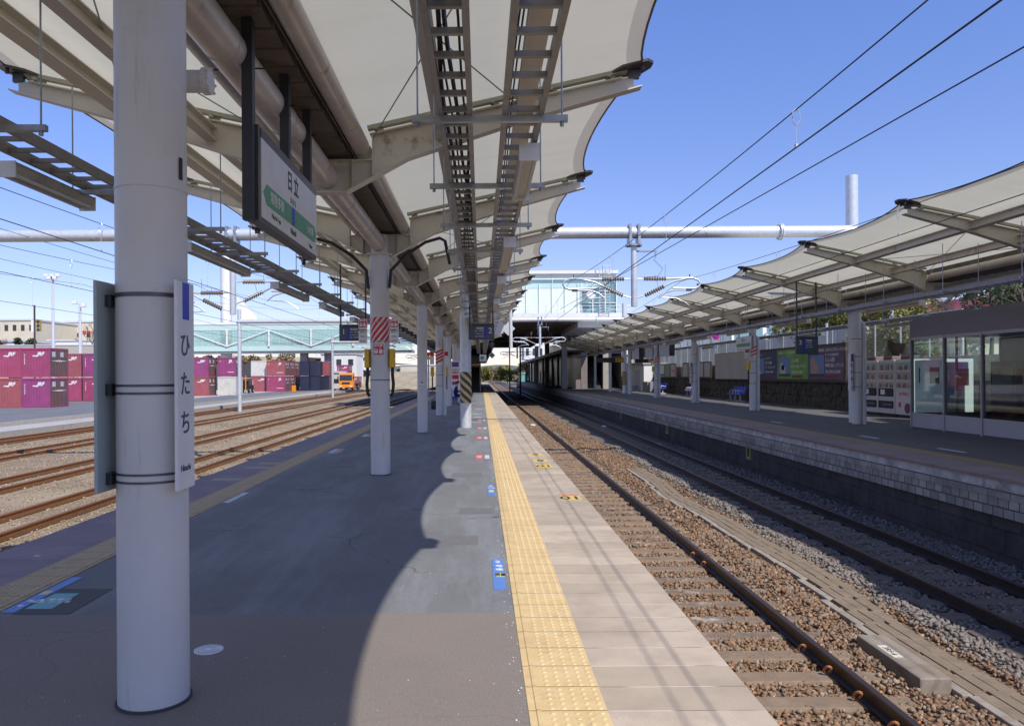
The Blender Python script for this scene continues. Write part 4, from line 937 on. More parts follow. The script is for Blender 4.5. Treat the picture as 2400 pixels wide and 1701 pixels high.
# ================================================================== OVERHEAD LINE
def insulator(m, p0, p1, n=9, r=.075):
    p0 = Vector(p0); p1 = Vector(p1); m.tube([p0, p1], r * .45, 8)
    for k in range(n):
        a = p0.lerp(p1, (k + .25) / n); b = p0.lerp(p1, (k + .75) / n); m.tube([a, b], [r, r * .75], 12)
def gantry(label, y, zb, r, posts, drops, x0, x1, stripes=()):
    t = thing('line_gantry', label, 'gantry', ((x0 + x1) / 2, y, -1), 'overhead line gantries')
    MB().tube([(x0, y, zb), (x1, y, zb)], r, 28).build('beam', M_galvl, t, True, 40)
    for x in (-11.1, -3.0, 9.7):
        if x0 < x < x1:
            m = MB(); m.tube([(x - .045, y, zb), (x - .01, y, zb)], r + .09, 28); m.tube([(x + .01, y, zb), (x + .045, y, zb)], r + .09, 28)
            for k in range(12): a = k * math.pi / 6; m.tube([(x - .07, y + (r + .05) * math.cos(a), zb + (r + .05) * math.sin(a)), (x + .07, y + (r + .05) * math.cos(a), zb + (r + .05) * math.sin(a))], .016, 6)
            m.build('flange', M_galvl, t, True, 40)
    for x, z0, z1, rr in posts:
        if x > 8 and y < 40: x = 12.2; MB().tube([(x, y + .36, z0), (x, y + .36, 3.5), (x, y + .36, 3.9), (x, y + .36, z1)], [.13, .13, rr, rr], 28).build('post', M_galvl, t, True, 40)
        else: MB().tube([(x, y, z0), (x, y, z1)], rr, 28).build('post', M_galvl, t, True, 40)
        if x > 8: MB().bar((x - .5, y + .1, zb - .55), (x - .1, y + .1, zb - .12), .12, .12).build('brace', M_galvl, t)
    for x, z0, z1, rr in stripes: striped(t, x, y, rr, z0, z1)
    for x, zt in drops:
        m = MB(); m.tube([(x, y, zt), (x, y, zb - r - .25)], .10, 20); m.build('drop_post', M_galvl, t, True, 40)
        m = MB(); m.box(x - .18, x - .10, y - r - .04, y + r + .04, zb - r - .22, zb + r + .06); m.box(x + .10, x + .18, y - r - .04, y + r + .04, zb - r - .22, zb + r + .06); m.box(x - .24, x + .24, y - .2, y + .2, zb - r - .26, zb - r - .2); m.build('clamp', M_galv, t)
        m = MB(); m.bar((x + .1, y, zb - r - .42), (x + .75, y, zb - r - .42), .05, .05); m.bar((x + .7, y, zb - r - .42), (x + .7, y, zb - r - .65), .04, .04); m.build('bracket_arm', M_galv, t)
    return t
def cantilever(t, x, y, s, L, zu, zl, reg=True):   # tubular arm on an insulated hinge, towards s
    m = MB(); insulator(m, (x + s * .32, y, zu), (x + s * 1.05, y, zu)); insulator(m, (x + s * .36, y, zl + .08), (x + s * .98, y, zl + .38)); m.build('insulator', M_insul, t, True)
    MB().tube([(x + s * .08, y, zu), (x + s * .34, y, zu)], .022, 6).build('hinge', M_galvl, t); MB().tube([(x + s * .08, y, zl), (x + s * .38, y, zl + .09)], .022, 6).build('hinge', M_galvl, t); m = MB()
    m.tube([(x + s * 1.03, y, zu), (x + s * (L - .2), y, zu + .02), (x + s * (L - .02), y, zu - .05), (x + s * (L + .05), y, zu - .16), (x + s * (L - .03), y, zu - .28), (x + s * (L - .15), y, zu - .32), (x + s * 1.25, y, zu - .30)], .036, 10)
    m.build('cantilever_arm', M_galvl, t, True, 50); m = MB()
    m.tube([(x + s * .96, y, zl + .37), (x + s * 1.25, y, zl + .52), (x + s * 1.7, y, zu)], .034, 10); m.build('cantilever_strut', M_galvl, t, True, 50); m = MB()
    m.tube([(x + s * (L - .35), y, zu - .36), (x + s * (L - .8), y, zu - .36), (x + s * (L - 1.1), y, zu - .45), (x + s * (L - 1.3), y, zu - .62)], .028, 8); m.build('steady_arm', M_galvl, t, True, 50); m = MB()
    if reg: m.tube([(x + s * (L - 1.2), y + .02, zu - .60), (x + s * (L - .75), y + .02, zu - .62), (x + s * (L - .45), y + .02, zu - .76), (x + s * (L - .3), y + .02, zu - .88)], .018, 6)
    if m.v: m.build('registration_arm', M_galvl, t, True, 50)
    m = MB(); m.box(x + s * (L - .33) - .09, x + s * (L - .33) + .09, y - .05, y + .05, zu - .40, zu - .33); m.bar((x + s * (L - .3), y, zu + .02), (x + s * (L - .3), y, zu + .14), .04, .03); m.tube([(x + s * 1.0, y, zu + .03), (x + s * 1.02, y, zu + .45)], .006, 5); m.tube([(x + s * .8, y, zl + .3), (x + s * .68, y, zl + .75)], .006, 5); m.build('fitting', M_steel, t)
YG = (24.9, 64.5, 105.)
for i, y in enumerate(YG):
    zb = 6.27
    t = gantry(['nearest pale tubular gantry spanning all the tracks on a striped post', 'second pale tubular gantry passing in front of the station building', 'farthest pale tubular gantry beyond the station'][i], y, zb, .19,
               [(-20.2, -1.3, 7.3, .16), (-.49 if i == 0 else -1.8, 0, 6.25, .18), (12.03, 0, 8.15 if i == 0 else 7.6, .19)], [(4.97, 3.88), (-8.0, 3.7)] , -20.4, 12.1, [[(-.49, .80, 1.80, .18)], [(12.03, .75, 1.9, .19)], []][i])
    if i < 2 or True:
        cantilever(t, 4.97, y, -1, 2.25, 4.77, 4.15); cantilever(t, 4.97, y, 1, 2.1, 4.77, 4.15)
        cantilever(t, -8.0, y, 1, 2.4, 4.75, 4.05); cantilever(t, -8.0, y, -1, 2.2, 4.4, 3.8)
    MB().tube([(5.6, y, 5.4), (5.9, y, 5.1), (5.75, y, 4.85), (5.2, y - .1, 4.8)], .008, 5).build('jumper_wire', M_wire, t)
def wire(label, x, zf, y0, y1, r, n=60, grp='overhead wires', xf=None, drop=None):
    t = thing('overhead_wire', label, 'wire', (x, y0, zf(y0)), grp)
    ys = np.linspace(y0, y1, n); MB().tube([(xf(y) if xf else x, y, zf(y)) for y in ys], r, 6).build('conductor', M_wire, t)
    if drop:
        for y in drop[0]:
            za, zb = zf(y), drop[1](y)
            m = MB(); m.tube([(x, y, za + .01), (x + .03, y, za - .02), (x + .035, y, za - .10), (x, y, za - .15), (x - .035, y, za - .10), (x - .03, y, za - .02), (x, y, za + .01)], .005, 5); m.tube([(x, y, za - .15), (x, y, zb + .02)], .0035, 5); m.box(x - .01, x + .01, y - .02, y + .02, zb, zb + .03); m.build('dropper', M_galvl, t)
    return t
def sagz(lo, hi):
    def f(y):
        k = ((y - 24.9 + 39.6 * 4) % 39.6) / 39.6; return CZ + lo + (hi - lo) * (2 * k - 1) ** 2
    return f
cz_ = lambda z: (lambda y: CZ + z)
D = [7.05, 12.0, 16.9, 21.5, 29, 34, 39, 44, 50, 55]
wire('thick contact wire over the track beside the near platform', 2.9, cz_(2.06), -12, 104, .0068, 4)
wire('sagging upper wire with droppers over the track beside the near platform', 2.9, sagz(2.40, 3.0), -12, 104, .0058, 120, drop=(D, cz_(2.06)))
wire('single slanting wire right of the contact wire, crossing towards the near track', 3.5, lambda y: CZ + 2.1, -12, 24.9, .0058, 4, xf=lambda y: 3.77 - .048 * y)
wire('contact wire over the track beside the right platform', 6.53, cz_(2.13), -12, 104, .0068, 4)
wire('sagging upper wire along the right canopy edge', 6.53, sagz(2.46, 3.0), -12, 104, .0058, 120, drop=(D, cz_(2.13)))
for i, (x, nme) in enumerate(((-6.2, 'track directly left of the near platform'), (-9.29, 'nearest yard track'), (-12.85, 'middle yard track'))):
    wire('contact wire over the ' + nme, x, cz_(2.05), -12, 104, .0066, 4); wire('sagging upper wire with droppers over the ' + nme, x, sagz(2.42, 3.0), -12, 104, .0055, 120, drop=([y + .6 for y in D], cz_(2.05)))
wire('high feeder wire crossing the sky over the yard', -14.5, lambda y: CZ + 4.5 + .0009 * (y - 25) ** 2, 2, 104, .008, 40)
wire('second high feeder wire crossing the sky over the yard', -17.0, lambda y: CZ + 4.2 + .0009 * (y - 25) ** 2, 2, 104, .008, 40)

# ================================================================== RIGHT PLATFORM
WX = 15.75
t = thing('retaining_wall', 'low dark stone wall behind the right platform, under the adverts', 'wall', (WX, 40, 0))
m = MB(); m.box(WX, WX + .6, 22, 100, RZ, 1.42); m.build('masonry', M_retwall, t)
m = MB(); 
for k in range(900):
    y = random.uniform(24, 80); z = random.uniform(.1, 1.3); m.bbox(WX - random.uniform(.01, .05), WX + .1, y, y + random.uniform(.2, .45), z, z + random.uniform(.1, .25), .03)
m.build('rough_stone', M_retwall, t, True)
sheet('terrace', 16.2, 400, -20, 400, 2.15, mat('terrace_paving', (.42, .40, .37), .9, var=.12, scale=.5))
t = thing('roadside_wall', 'pale low wall and guard panels across the road behind the chain link fence', 'wall', (20.6, 60, 2.2)); MB().box(20.45, 20.75, 37, 96, 2.1, 4.25).build('panel', mat('roadside_pale', (.50, .50, .48), .8, var=.2, scale=.5), t); m = MB(); [m.box(20.40, 20.45, y, y + .12, 2.1, 4.3) for y in np.arange(37, 96, 2.4)]; m.build('post', M_bwhite, t)
t = thing('upper_wall', 'plain concrete wall rising above the stone wall behind the adverts', 'wall', (WX + .5, 40, 1.4)); MB().box(WX + .35, WX + .95, -10, 150, 1.30, 2.25).build('face', M_conc, t)
def board(label, y0, y1, z0, z1, panels, nm='advert_board', cat='advert board', fr=.12):
    t = thing(nm, label, cat, (WX - .05, (y0 + y1) / 2, z0), 'boards on the right wall')
    MB().box(WX - .12, WX - .02, y0, y1, z0, z1).build('frame', M_brownf, t)
    for (a, b_, m) in panels: MB().box(WX - .128, WX - .12, a, b_, z0 + fr, z1 - fr).build('panel', m, t)
    return t
yA, yB = 33.0, 43.9
M_adA = mat('advert_navy', (.04, .05, .14), .3, var=.3, scale=.7); M_adB = mat('advert_green', (.14, .34, .07), .3, var=.5, scale=.8); M_adC = mat('advert_purple', (.11, .06, .17), .3, var=.3, scale=.7)
t = board('large dark advert board with green centre and white writing on the right wall', yA, yB, 1.28, 3.0, [(33.15, 36.75, M_adC), (36.75, 40.6, M_adB), (40.6, 43.75, M_adA)])
N = (0, -1, 0)
def bt(s, sz, y, z, m=None, al='LEFT'): text(t, s, sz, (WX - .1295, y, z), N, FZ, m or M_signw, al, .002)
M_adsky = flat('advert_sky', (.16, .25, .52), .4); M_adb = flat('advert_building', (.45, .30, .24), .5); M_adw = flat('advert_white', (.55, .55, .52), .5)
for (y, w, bm_, h) in ((36.55, 1.5, M_adb, .78), (40.35, 1.45, M_adw, .62), (43.65, 1.2, M_adw, .4)):
    MB().box(WX - .131, WX - .128, y - w, y, 1.55, 2.52).build('picture_sky', M_adsky, t)
    MB().prism([(y - .15, 1.56), (y - .15, 1.56 + h), (y - w * .35, 1.62 + h), (y - w * .45, 1.5 + h * .8), (y - w * .62, 1.55 + h * .7), (y - w * .62, 1.56)], lambda a, b: (WX - .131, a, b), lambda a, b: (WX - .135, a, b)).build('picture_building', bm_, t)
    MB().box(WX - .136, WX - .131, y - w, y, 1.53, 1.66).build('picture_ground', flat('advert_dark', (.05, .06, .045), .5), t)
    if bm_ is M_adw and h > .5: MB().box(WX - .137, WX - .135, y - w * .5, y - .35, 1.85, 2.1).build('picture_window', M_win, t)
bt('を始めの老人介護施設。支援のなごがをもっています。', .155, 36.6, 2.72); bt('サービス付き高齢者住宅', .12, 34.95, 2.5); bt('ひふみ館', .24, 34.95, 2.27); bt('神峰の森レジデンス', .20, 34.95, 2.02); bt('TEL.0294-33-6000', .20, 34.95, 1.74)
bt('有料介護付・サービス付き高齢者住宅', .13, 40.4, 2.72); bt('ひふみ館', .22, 38.75, 2.3); bt('ひたちの森レジデンス', .18, 38.75, 2.02); bt('TEL.0294-33-6000', .18, 38.75, 1.74)
bt('老人ホーム', .18, 43.6, 2.70); bt('ホームレスト', .15, 42.35, 2.5); bt('ひたちの森', .2, 42.35, 2.25); bt('ひこうせビレッジ', .18, 42.35, 2.0); bt('TEL.0294-33-6000', .16, 42.35, 1.76)
for y in (34.9, 38.7, 42.3): MB().box(WX - .131, WX - .128, y - 1.25, y, 1.46, 1.58).build('red_strip', M_maroon, t)
M_blank = mat('blank_panel', (.50, .47, .46), .35, var=.08, scale=.9)
board('large blank grey board left of the big advert', 44.05, 51.4, 1.32, 3.0, [(44.1, 51.3, M_blank)], fr=.03)
for i, (y, m) in enumerate(((52.4, M_blank), (54.0, M_blank), (56.0, flat('poster_white', (.62, .62, .64), .5)), (58.1, M_blank), (61.9, flat('poster_pink', (.62, .52, .52), .5)), (63.7, flat('poster_green', (.20, .42, .30), .5)), (65.6, M_signw))):
    t = board('%s small brown poster frame from the right, %s' % (ORD[i], ['empty', 'empty', 'white poster with dark foot', 'empty', 'white poster with red lines', 'green poster', 'white poster with blue foot'][i]), y, y + 1.55, 1.38, 2.52, [(y + .1, y + 1.45, m)], 'poster_frame', 'poster frame', .08)
    if i in (2, 6): MB().box(WX - .131, WX - .128, y + .1, y + 1.45, 1.48, 1.7).build('poster_foot', M_signblue, t)
    if i == 4: MB().box(WX - .131, WX - .128, y + .3, y + 1.2, 1.9, 1.98).build('red_line', M_red, t)
def bench(label, y):
    t = thing('platform_bench', label, 'bench', (14.9, y, RZ), 'blue benches by the wall'); x = 14.75
    for k in range(4):
        a = y + .52 * k
        MB().bbox(x - .22, x + .18, a + .02, a + .48, RZ + .40, RZ + .44, .015).build('seat', M_bench, t, True)
        m = MB(); m.prism([(.16, .44), (.20, .44), (.34, .86), (.30, .86)], lambda p, q: (x + p, a + .03, RZ + q), lambda p, q: (x + p, a + .47, RZ + q)); m.build('backrest', M_bench, t)
        MB().tube([(x - .18, a, RZ + .43), (x - .17, a, RZ + .60), (x - .05, a, RZ + .66), (x + .2, a, RZ + .60)], .014, 6).build('armrest', M_signw, t)
    for a in (y + .2, y + 1.05, y + 1.9): m = MB(); m.bar((x, a, RZ), (x, a, RZ + .4), .07, .07); m.bar((x - .2, a, RZ + .03), (x + .25, a, RZ + .03), .06, .06); m.build('leg', M_pale, t)
for i, y in enumerate((43.6, 53.2, 62.3, 72.6)): bench(['blue bench directly left of the striped band pillar, nearest of the benches', 'blue bench partly hidden by the second pillar', 'blue bench near the litter bins', 'farthest blue bench beside the white block'][i], y)
for i, y in enumerate((68.3, 69.3)):
    t = thing('litter_bin', ['dark grey litter bin closer to the camera', 'dark grey litter bin farther from the camera'][i], 'litter bin', (15.1, y, RZ), 'litter bins'); MB().bbox(14.75, 15.3, y, y + .85, RZ, 1.0, .03).build('body', M_grey, t); MB().box(14.74, 14.75, y + .2, y + .65, .72, .86).build('slot', M_black, t)
t = thing('lift_block', 'white panelled block beside the farthest blue bench', 'lift block', (15.5, 74, RZ)); MB().box(14.9, 17.0, 70.4, 80, RZ, 2.55).build('wall', M_bwhite, t); MB().box(14.88, 14.9, 72, 74.5, RZ, 2.1).build('door', M_pale, t); MB().box(14.8, 17.1, 70.3, 80.1, 2.55, 2.75).build('roof', M_conc, t)
# vending machines
CANS = [flat('can_%d' % i, c, .35) for i, c in enumerate(((.42, .14, .12), (.20, .27, .38), (.50, .42, .32), (.24, .32, .26), (.55, .53, .50), (.26, .17, .13), (.52, .36, .33)))]
def vending(label, y0, y1, kind):
    t = thing('vending_machine', label, 'vending machine', (15.2, (y0 + y1) / 2, RZ), 'vending machines'); x = 15.12
    MB().bbox(x, x + .62, y0 + .01, y1 - .01, RZ + .10, 2.16, .02).build('body', flat('vending_white', (.60, .57, .57), .35), t)
    m = MB(); m.box(x + .08, x + .55, y0 + .03, y1 - .03, RZ, RZ + .1); m.build('plinth', M_black, t)
    w = y1 - y0; rows = ((1.80, .26), (1.46, .25), (1.16, .18))
    for r, (z, h) in enumerate(rows):
        MB().box(x - .006, x + .001, y0 + .09, y1 - .09, z - .02, z + h).build('display_window', flat('vending_back', (.30, .42, .46), .3) if r == 0 else flat('vending_back2', (.46, .36, .32), .3), t)
        MB().box(x - .012, x - .002, y0 + .09, y1 - .09, z - .045, z - .02).build('button_row', M_signw, t)
        for c in range(9):
            yy = y0 + .15 + (w - .30) * c / 8; hh = h * random.uniform(.5, .85); MB().tube([(x - .014, yy, z - .015), (x - .014, yy, z + hh * .8), (x - .014, yy, z + hh)], [.034, .034, .016], 8).build('drink_can', CANS[(c * 3 + r * 2 + int(y0 * 7)) % 7], t, True)
    if kind == 0:
        for z, h in ((.74, .30), (.30, .27)):
            MB().bbox(x - .012, x + .002, y0 + .09, y1 - .09, RZ + z, RZ + z + h, .03).build('panel', M_black, t)
        MB().box(x - .018, x - .012, y1 - .52, y1 - .22, RZ + .80, RZ + .99).build('notice', M_signw, t); MB().box(x - .018, x - .012, y0 + .2, y1 - .35, RZ + .40, RZ + .47).build('slot', flat('slot_blue', (.08, .10, .2), .3), t)
    else:
        text(t, '水が飲める', .13, (x - .003, (y0 + y1) / 2, .92), N, FZ, M_red, bold=.003); MB().disc((x - .004, y0 + .35, .42), .19, 'x', .01).build('round_mark', flat('mark_dark_red', (.16, .03, .05), .4), t, True); MB().box(x - .006, x, y1 - .4, y1 - .25, .45, .62).build('notice', M_red, t)
    MB().bbox(x + .05, x + .4, y0 + .25, y1 - .3, 2.16, 2.30, .02).build('top_sign', flat('top_brown', (.16, .10, .09), .5), t)
vending('white vending machine with black lower panels, leftmost beside the pillar', 29.35, 30.52, 0); vending('white vending machine with black lower panels, middle of the three', 28.15, 29.33, 0); vending('white vending machine with red lettering and round mark, nearest the waiting room', 26.95, 28.13, 1)
# waiting room
t = thing('waiting_room', 'glazed waiting room with grey ribbed fascia on the right platform', 'waiting room', (14, 16, RZ))
fx, ye = 12.68, 22.7
MB().box(fx - .02, 15.5, 6, ye + .02, 2.72, 3.22).build('fascia', M_tinfas, t); MB().box(fx + .05, 15.45, 6.05, ye - .05, 3.22, 3.30).build('roof', M_grey, t)
MB().box(fx - .024, fx - .018, 17.895, 17.91, 2.72, 3.22).build('fascia_joint', M_dark, t)
MB().box(fx, 15.5, 6, ye, RZ, RZ + .02).build('floor', M_asph_far, t)
y = ye; i = 0
while y > 7:
    MB().box(fx - .035, fx + .06, y - .045, y + .0, RZ, 2.72).build('post', M_silver, t)
    a, b_ = y - 1.6, y - .045
    MB().box(fx + .0, fx + .05, a, b_, RZ + .03, RZ + .40).build('kick_panel', M_silver, t); MB().box(fx - .02, fx + .06, a, b_, RZ + .40, RZ + .45).build('sill', M_silver, t); MB().box(fx - .02, fx + .06, a, b_, 2.64, 2.72).build('head_rail', M_silver, t)
    MB().box(fx + .018, fx + .026, a, b_, RZ + .45, 2.64).build('glass_pane', M_glass, t); y -= 1.6
for x0 in (fx + .06, fx + 1.35):
    MB().box(x0, x0 + 1.24, ye - .03, ye - .02, RZ + .45, 2.64).build('glass_pane', M_glass, t); MB().box(x0, x0 + 1.24, ye - .05, ye, RZ, RZ + .45).build('kick_panel', M_silver, t); MB().box(x0 + 1.24, x0 + 1.29, ye - .06, ye, RZ, 2.72).build('post', M_silver, t)
MB().box(15.3, 15.4, 6, ye, RZ, 2.72).build('back_wall', mat('waiting_back', (.40, .41, .40), .5), t)
for i, (ya_, yb_) in enumerate(((17.9, 20.8), (13.6, 16.6))):
    t = thing('wooden_bench', ['slatted wooden bench inside the waiting room, farther one', 'slatted wooden bench inside the waiting room, nearer one'][i], 'bench', (14.4, ya_, RZ), 'waiting room benches')
    m = MB(); [m.box(14.2 + .11 * k, 14.29 + .11 * k, ya_, yb_, RZ + .42, RZ + .46) for k in range(4)]; m.build('seat', mat('bench_wood', (.30, .20, .12), .5, var=.2), t)
    m = MB(); [m.box(14.66, 14.70, ya_, yb_, RZ + .52 + .13 * k, RZ + .62 + .13 * k) for k in range(3)]; m.build('backrest', mat('bench_wood', (.3, .2, .12), .5), t)
    for q in (ya_ + .2, yb_ - .2): MB().box(14.22, 14.68, q - .03, q + .03, RZ + .02, RZ + .42).build('leg', M_dark, t)
for i, (ya_, yb_) in enumerate(((23.6, 24.9), (25.0, 26.0))):
    t = thing('locker_cabinet', ['white cabinet with a dark screen right behind the glazed waiting room end', 'white cabinet between the dark screen cabinet and the vending machines'][i], 'cabinet', (14.8, ya_, RZ), 'white locker cabinets')
    MB().bbox(14.2 + .45 * i, 15.1 + .2 * i, ya_, yb_, RZ + .05, 2.1, .015).build('body', M_signw, t); MB().box(14.19 + .45 * i, 14.2 + .45 * i, ya_ + .25, ya_ + .75, 1.35, 1.85).build('screen', M_black, t); MB().box(14.55, 14.95, ya_ - .01, ya_ + .001, 1.3, 1.8).build('screen', M_win, t); MB().box(14.6, 14.7, ya_ - .012, ya_ + .001, .95, 1.15).build('slot', M_black, t)
t = thing('vending_machine', 'maroon vending machine inside the waiting room', 'vending machine', (14.9, 18, RZ), 'vending machines'); MB().bbox(14.75, 15.28, 21.2, 22.3, RZ + .03, 2.0, .02).build('body', M_maroon, t); MB().box(14.74, 14.75, 21.35, 22.2, 1.0, 1.85).build('display_window', flat('vending_back', (.16, .28, .34), .3), t)
# signs on and near the pillars of the right platform
for y, lb in ((24.3, 'beside the vending machines'), (42.8, 'in front of the poster frames')):
    t = thing('name_board', 'narrow white name board on the right platform pillar ' + lb, 'sign', (11.65, y, 1.7), 'vertical name boards')
    MB().box(11.635, 11.655, y - .13, y + .11, 1.15, 2.30).build('board', M_signw, t)
    MB().box(11.66, 11.685, y - .19, y - .17, 1.15, 2.3).build('edge', M_grey, t)
    MB().box(11.59, 11.68, y - .165, y - .155, 1.15, 2.30).build('face', M_signw, t); MB().box(11.61, 11.66, y - .168, y - .165, 2.05, 2.28).build('blue_band', M_signblue, t)
    for c, z in (('ひ', 1.93), ('た', 1.72), ('ち', 1.5)): text(t, c, .12, (11.635, y - .1665, z), FX, FZ, M_ink, bold=.002)
    text(t, 'Hitachi', .025, (11.635, y - .1665, 1.25), FX, FZ, M_ink)
t = thing('station_sign', 'small hanging station sign with green band over the right platform', 'station sign', (11.55, 33.8, 2.8))
MB().box(11.50, 11.58, 32.7, 34.7, 2.72, 3.30).build('frame', M_pale, t); MB().box(11.488, 11.50, 32.75, 34.65, 2.76, 3.26).build('face', M_signw, t); MB().box(11.48, 11.488, 32.85, 34.55, 2.86, 3.0).build('green_band', M_signgreen, t); text(t, '日 立', .17, (11.485, 33.7, 3.14), N, FZ, M_ink, bold=.004)
MB().box(11.50, 11.58, 32.69, 32.70, 2.72, 3.3).build('end_face', M_grey, t)
for y in (33, 34.4): MB().box(11.52, 11.56, y - .02, y + .02, 3.3, 4.2).build('hanger_post', M_dark, t)
for y in (33.56, 52.1):
    t = thing('hazard_wrap', 'red and white striped band on the right platform pillar ' + ('left of the big advert' if y < 40 else 'by the hanging display boxes'), 'hazard wrap', (CXR, y, 2.4), 'hazard bands of the right platform')
    MB().tube([(CXR, y, 2.42), (CXR, y, 2.92)], .155, 24).build('sleeve', M_signw, t, True); m = MB(); [m.bar((CXR - .14, y - .152, 2.45 + .15 * k), (CXR + .14, y - .152, 2.58 + .15 * k), .012, .06) for k in range(3)]; m.build('stripe', M_red, t)
    t = thing('stop_board', 'small white emergency board left of the striped band on the ' + ('nearer' if y < 40 else 'farther') + ' banded pillar', 'notice board', (CXR - .3, y, 2.4), 'stop boards of the right platform'); MB().box(CXR - .36, CXR - .17, y - .05, y - .03, 2.35, 2.75).build('board', M_signw, t); MB().box(CXR - .34, CXR - .19, y - .054, y - .05, 2.6, 2.73).build('red_panel', M_red, t)
    t = thing('emergency_box', 'yellow button box hanging from the ' + ('nearer' if y < 40 else 'farther') + ' banded pillar of the right platform', 'button box', (CXR - .25, y, 2), 'yellow button boxes of the right platform'); MB().bbox(CXR - .26, CXR - .17, y - .1, y + .12, 1.85, 2.2, .01).build('case', M_boxyellow, t); MB().tube([(CXR - .2, y, 1.85), (CXR - .19, y, 1.2)], .03, 8).build('hose', M_black, t)
for i, (u0, u1, v0, v1, Y) in enumerate(((1544, 1569, 806, 834, 50), (1511, 1530, 808, 838, 54), (1480, 1498, 815, 842, 58))):
    a = at(u0, v1, Y); b_ = at(u1, v0, Y)
    t = thing('display_box', ['right', 'middle', 'left'][i] + 'most blank white display box hanging under the right canopy', 'display box', ((a.x + b_.x) / 2, Y, a.z), 'hanging display boxes')
    MB().box(a.x, b_.x, Y, Y + .35, a.z, b_.z).build('case', M_dark, t); MB().box(a.x + .02, b_.x - .02, Y - .01, Y, a.z + .02, b_.z - .02).build('face', M_signw, t)
    MB().box(b_.x, b_.x + .35, Y + .0, Y + .3, a.z, b_.z).build('side_box', M_brownf, t)
    for x in (a.x + .1, b_.x - .1): MB().box(x - .02, x + .02, Y + .1, Y + .14, b_.z, 4.2).build('hanger_post', M_dark, t)
t = thing('exit_sign', 'long black hanging sign with a yellow end under the right canopy', 'sign', (10.4, 62, 2.7)); MB().box(9.3, 11.5, 62, 62.2, 2.62, 3.02).build('case', M_dark, t); MB().box(10.85, 11.48, 61.98, 62, 2.66, 2.98).build('yellow_end', flat('exit_yellow', (.72, .38, .02), .4), t); text(t, '出口', .26, (11.15, 61.975, 2.82), FX, FZ, M_ink)
for x in (9.5, 11.3): MB().box(x - .03, x + .03, 62.08, 62.12, 3.02, 4.2).build('hanger_post', M_dark, t)
t = thing('exit_sign', 'shorter black sign with an orange end left of the display boxes', 'sign', (12.9, 58, 2.5)); MB().box(11.9, 13.3, 59.4, 59.6, 2.55, 2.85).build('case', M_dark, t); MB().box(12.9, 13.28, 59.38, 59.4, 2.57, 2.83).build('yellow_end', flat('exit_yellow', (.72, .38, .02), .4), t)
for i, y in enumerate((23.3, 33.5, 44.6)):
    t = thing('wall_frame', 'yellow painted frame on the right platform wall, %s from the right' % ORD[i], 'painted frame', (RX, y, -.7), 'yellow frames on the platform wall'); x = RX + .09
    m = MB(); m.box(x - .02, x + .01, y - .17, y - .11, -.90, -.33); m.box(x - .02, x + .01, y + .11, y + .17, -.90, -.33); m.box(x - .02, x + .01, y - .11, y + .11, -.42, -.33); m.box(x - .02, x + .01, y - .11, y + .11, -.90, -.82); m.build('frame', mat('frame_yellow', (.40, .36, .12), .8, var=.3, scale=9), t); MB().box(x - .008, x + .01, y - .11, y + .11, -.82, -.42).build('recess', M_black, t)
for i, (u, v, lb) in enumerate(((1192, 940, 'farthest'), (1249, 995, 'middle'), (1417, 998, 'shaded'), (1540, 1040, 'small'))):
    H = CZ + 1.24; Y = H * 1805 / (v + .006 * (u - 1127) - 878); c = at(u, v, Y); tag(MB().bbox(c.x - .13, c.x + .13, Y - .3, Y + .3, -1.30, -1.225, .02).build('track_marker', M_bwhite), lb + ' white block lying in the ballast between the rails', 'marker', 'white blocks in the ballast')
for i, (y, l) in enumerate(((15.6, .9), (19.0, .9), (12.4, .9), (25.0, 1.0))): tag(MB().box(9.75, 9.84, y, y + l, RZ - .003, RZ + .0015).build('floor_sticker', M_pale), '%s white strip sticker on the right platform floor' % ['third', 'second', 'nearest', 'farthest'][i], 'sticker', 'white strips on the right platform')

# fence, planting and houses above the right wall
def fence(label, x, y0, y1, z0, z1, step):
    t = thing('wire_fence', label, 'fence', (x, y0, z0)); y = y0
    while y <= y1: MB().tube([(x, y, z0), (x, y, z1)], .035, 8).build('post', M_galvl, t, True); y += step
    m = MB(); h = z1 - z0; p = .12
    n = int((y1 - y0 + h) / p)
    for k in range(n):
        a = y0 - h + p * k
        for s in (1, -1):
            p0, p1 = ((a, z0), (a + h, z1)) if s > 0 else ((a + h, z0), (a, z1))
            q = [p0, p1]
            if p0[0] < y0 or p1[0] < y0 or p0[0] > y1 or p1[0] > y1: continue
            m.tube([(x, p0[0], p0[1]), (x, p1[0], p1[1])], .0055, 3, cap=False)
    m.build('mesh', mat('fence_wire', (.22, .24, .23), .5, .2), t); m = MB(); m.tube([(x, y0, z1), (x, y1, z1)], .022, 6); m.build('top_rail', M_galvl, t); return t
fence('tall chain link fence with white posts above the right wall', 16.9, 27, 95, 2.1, 3.9, 2.0)
def leaf_mat(name, cols):
    m = stone_mat(name, cols, .6); b = m.node_tree.nodes['Principled BSDF']; b.inputs['Roughness'].default_value = .6; return m
M_leafo = leaf_mat('olive_leaf', [(.11, .12, .015), (.22, .21, .035), (.16, .16, .025), (.30, .26, .06)]); M_leafd = leaf_mat('pine_leaf', [(.035, .06, .02), (.08, .11, .035), (.05, .08, .025), (.13, .14, .05)])
M_leafb = leaf_mat('dry_leaf', [(.22, .16, .08), (.32, .25, .14), (.16, .13, .06), (.28, .22, .15)]); M_leafr = leaf_mat('autumn_leaf', [(.28, .11, .03), (.36, .17, .05), (.20, .10, .03), (.14, .12, .04)])
M_bark = mat('bark', (.11, .085, .065), .9, var=.3, scale=8)
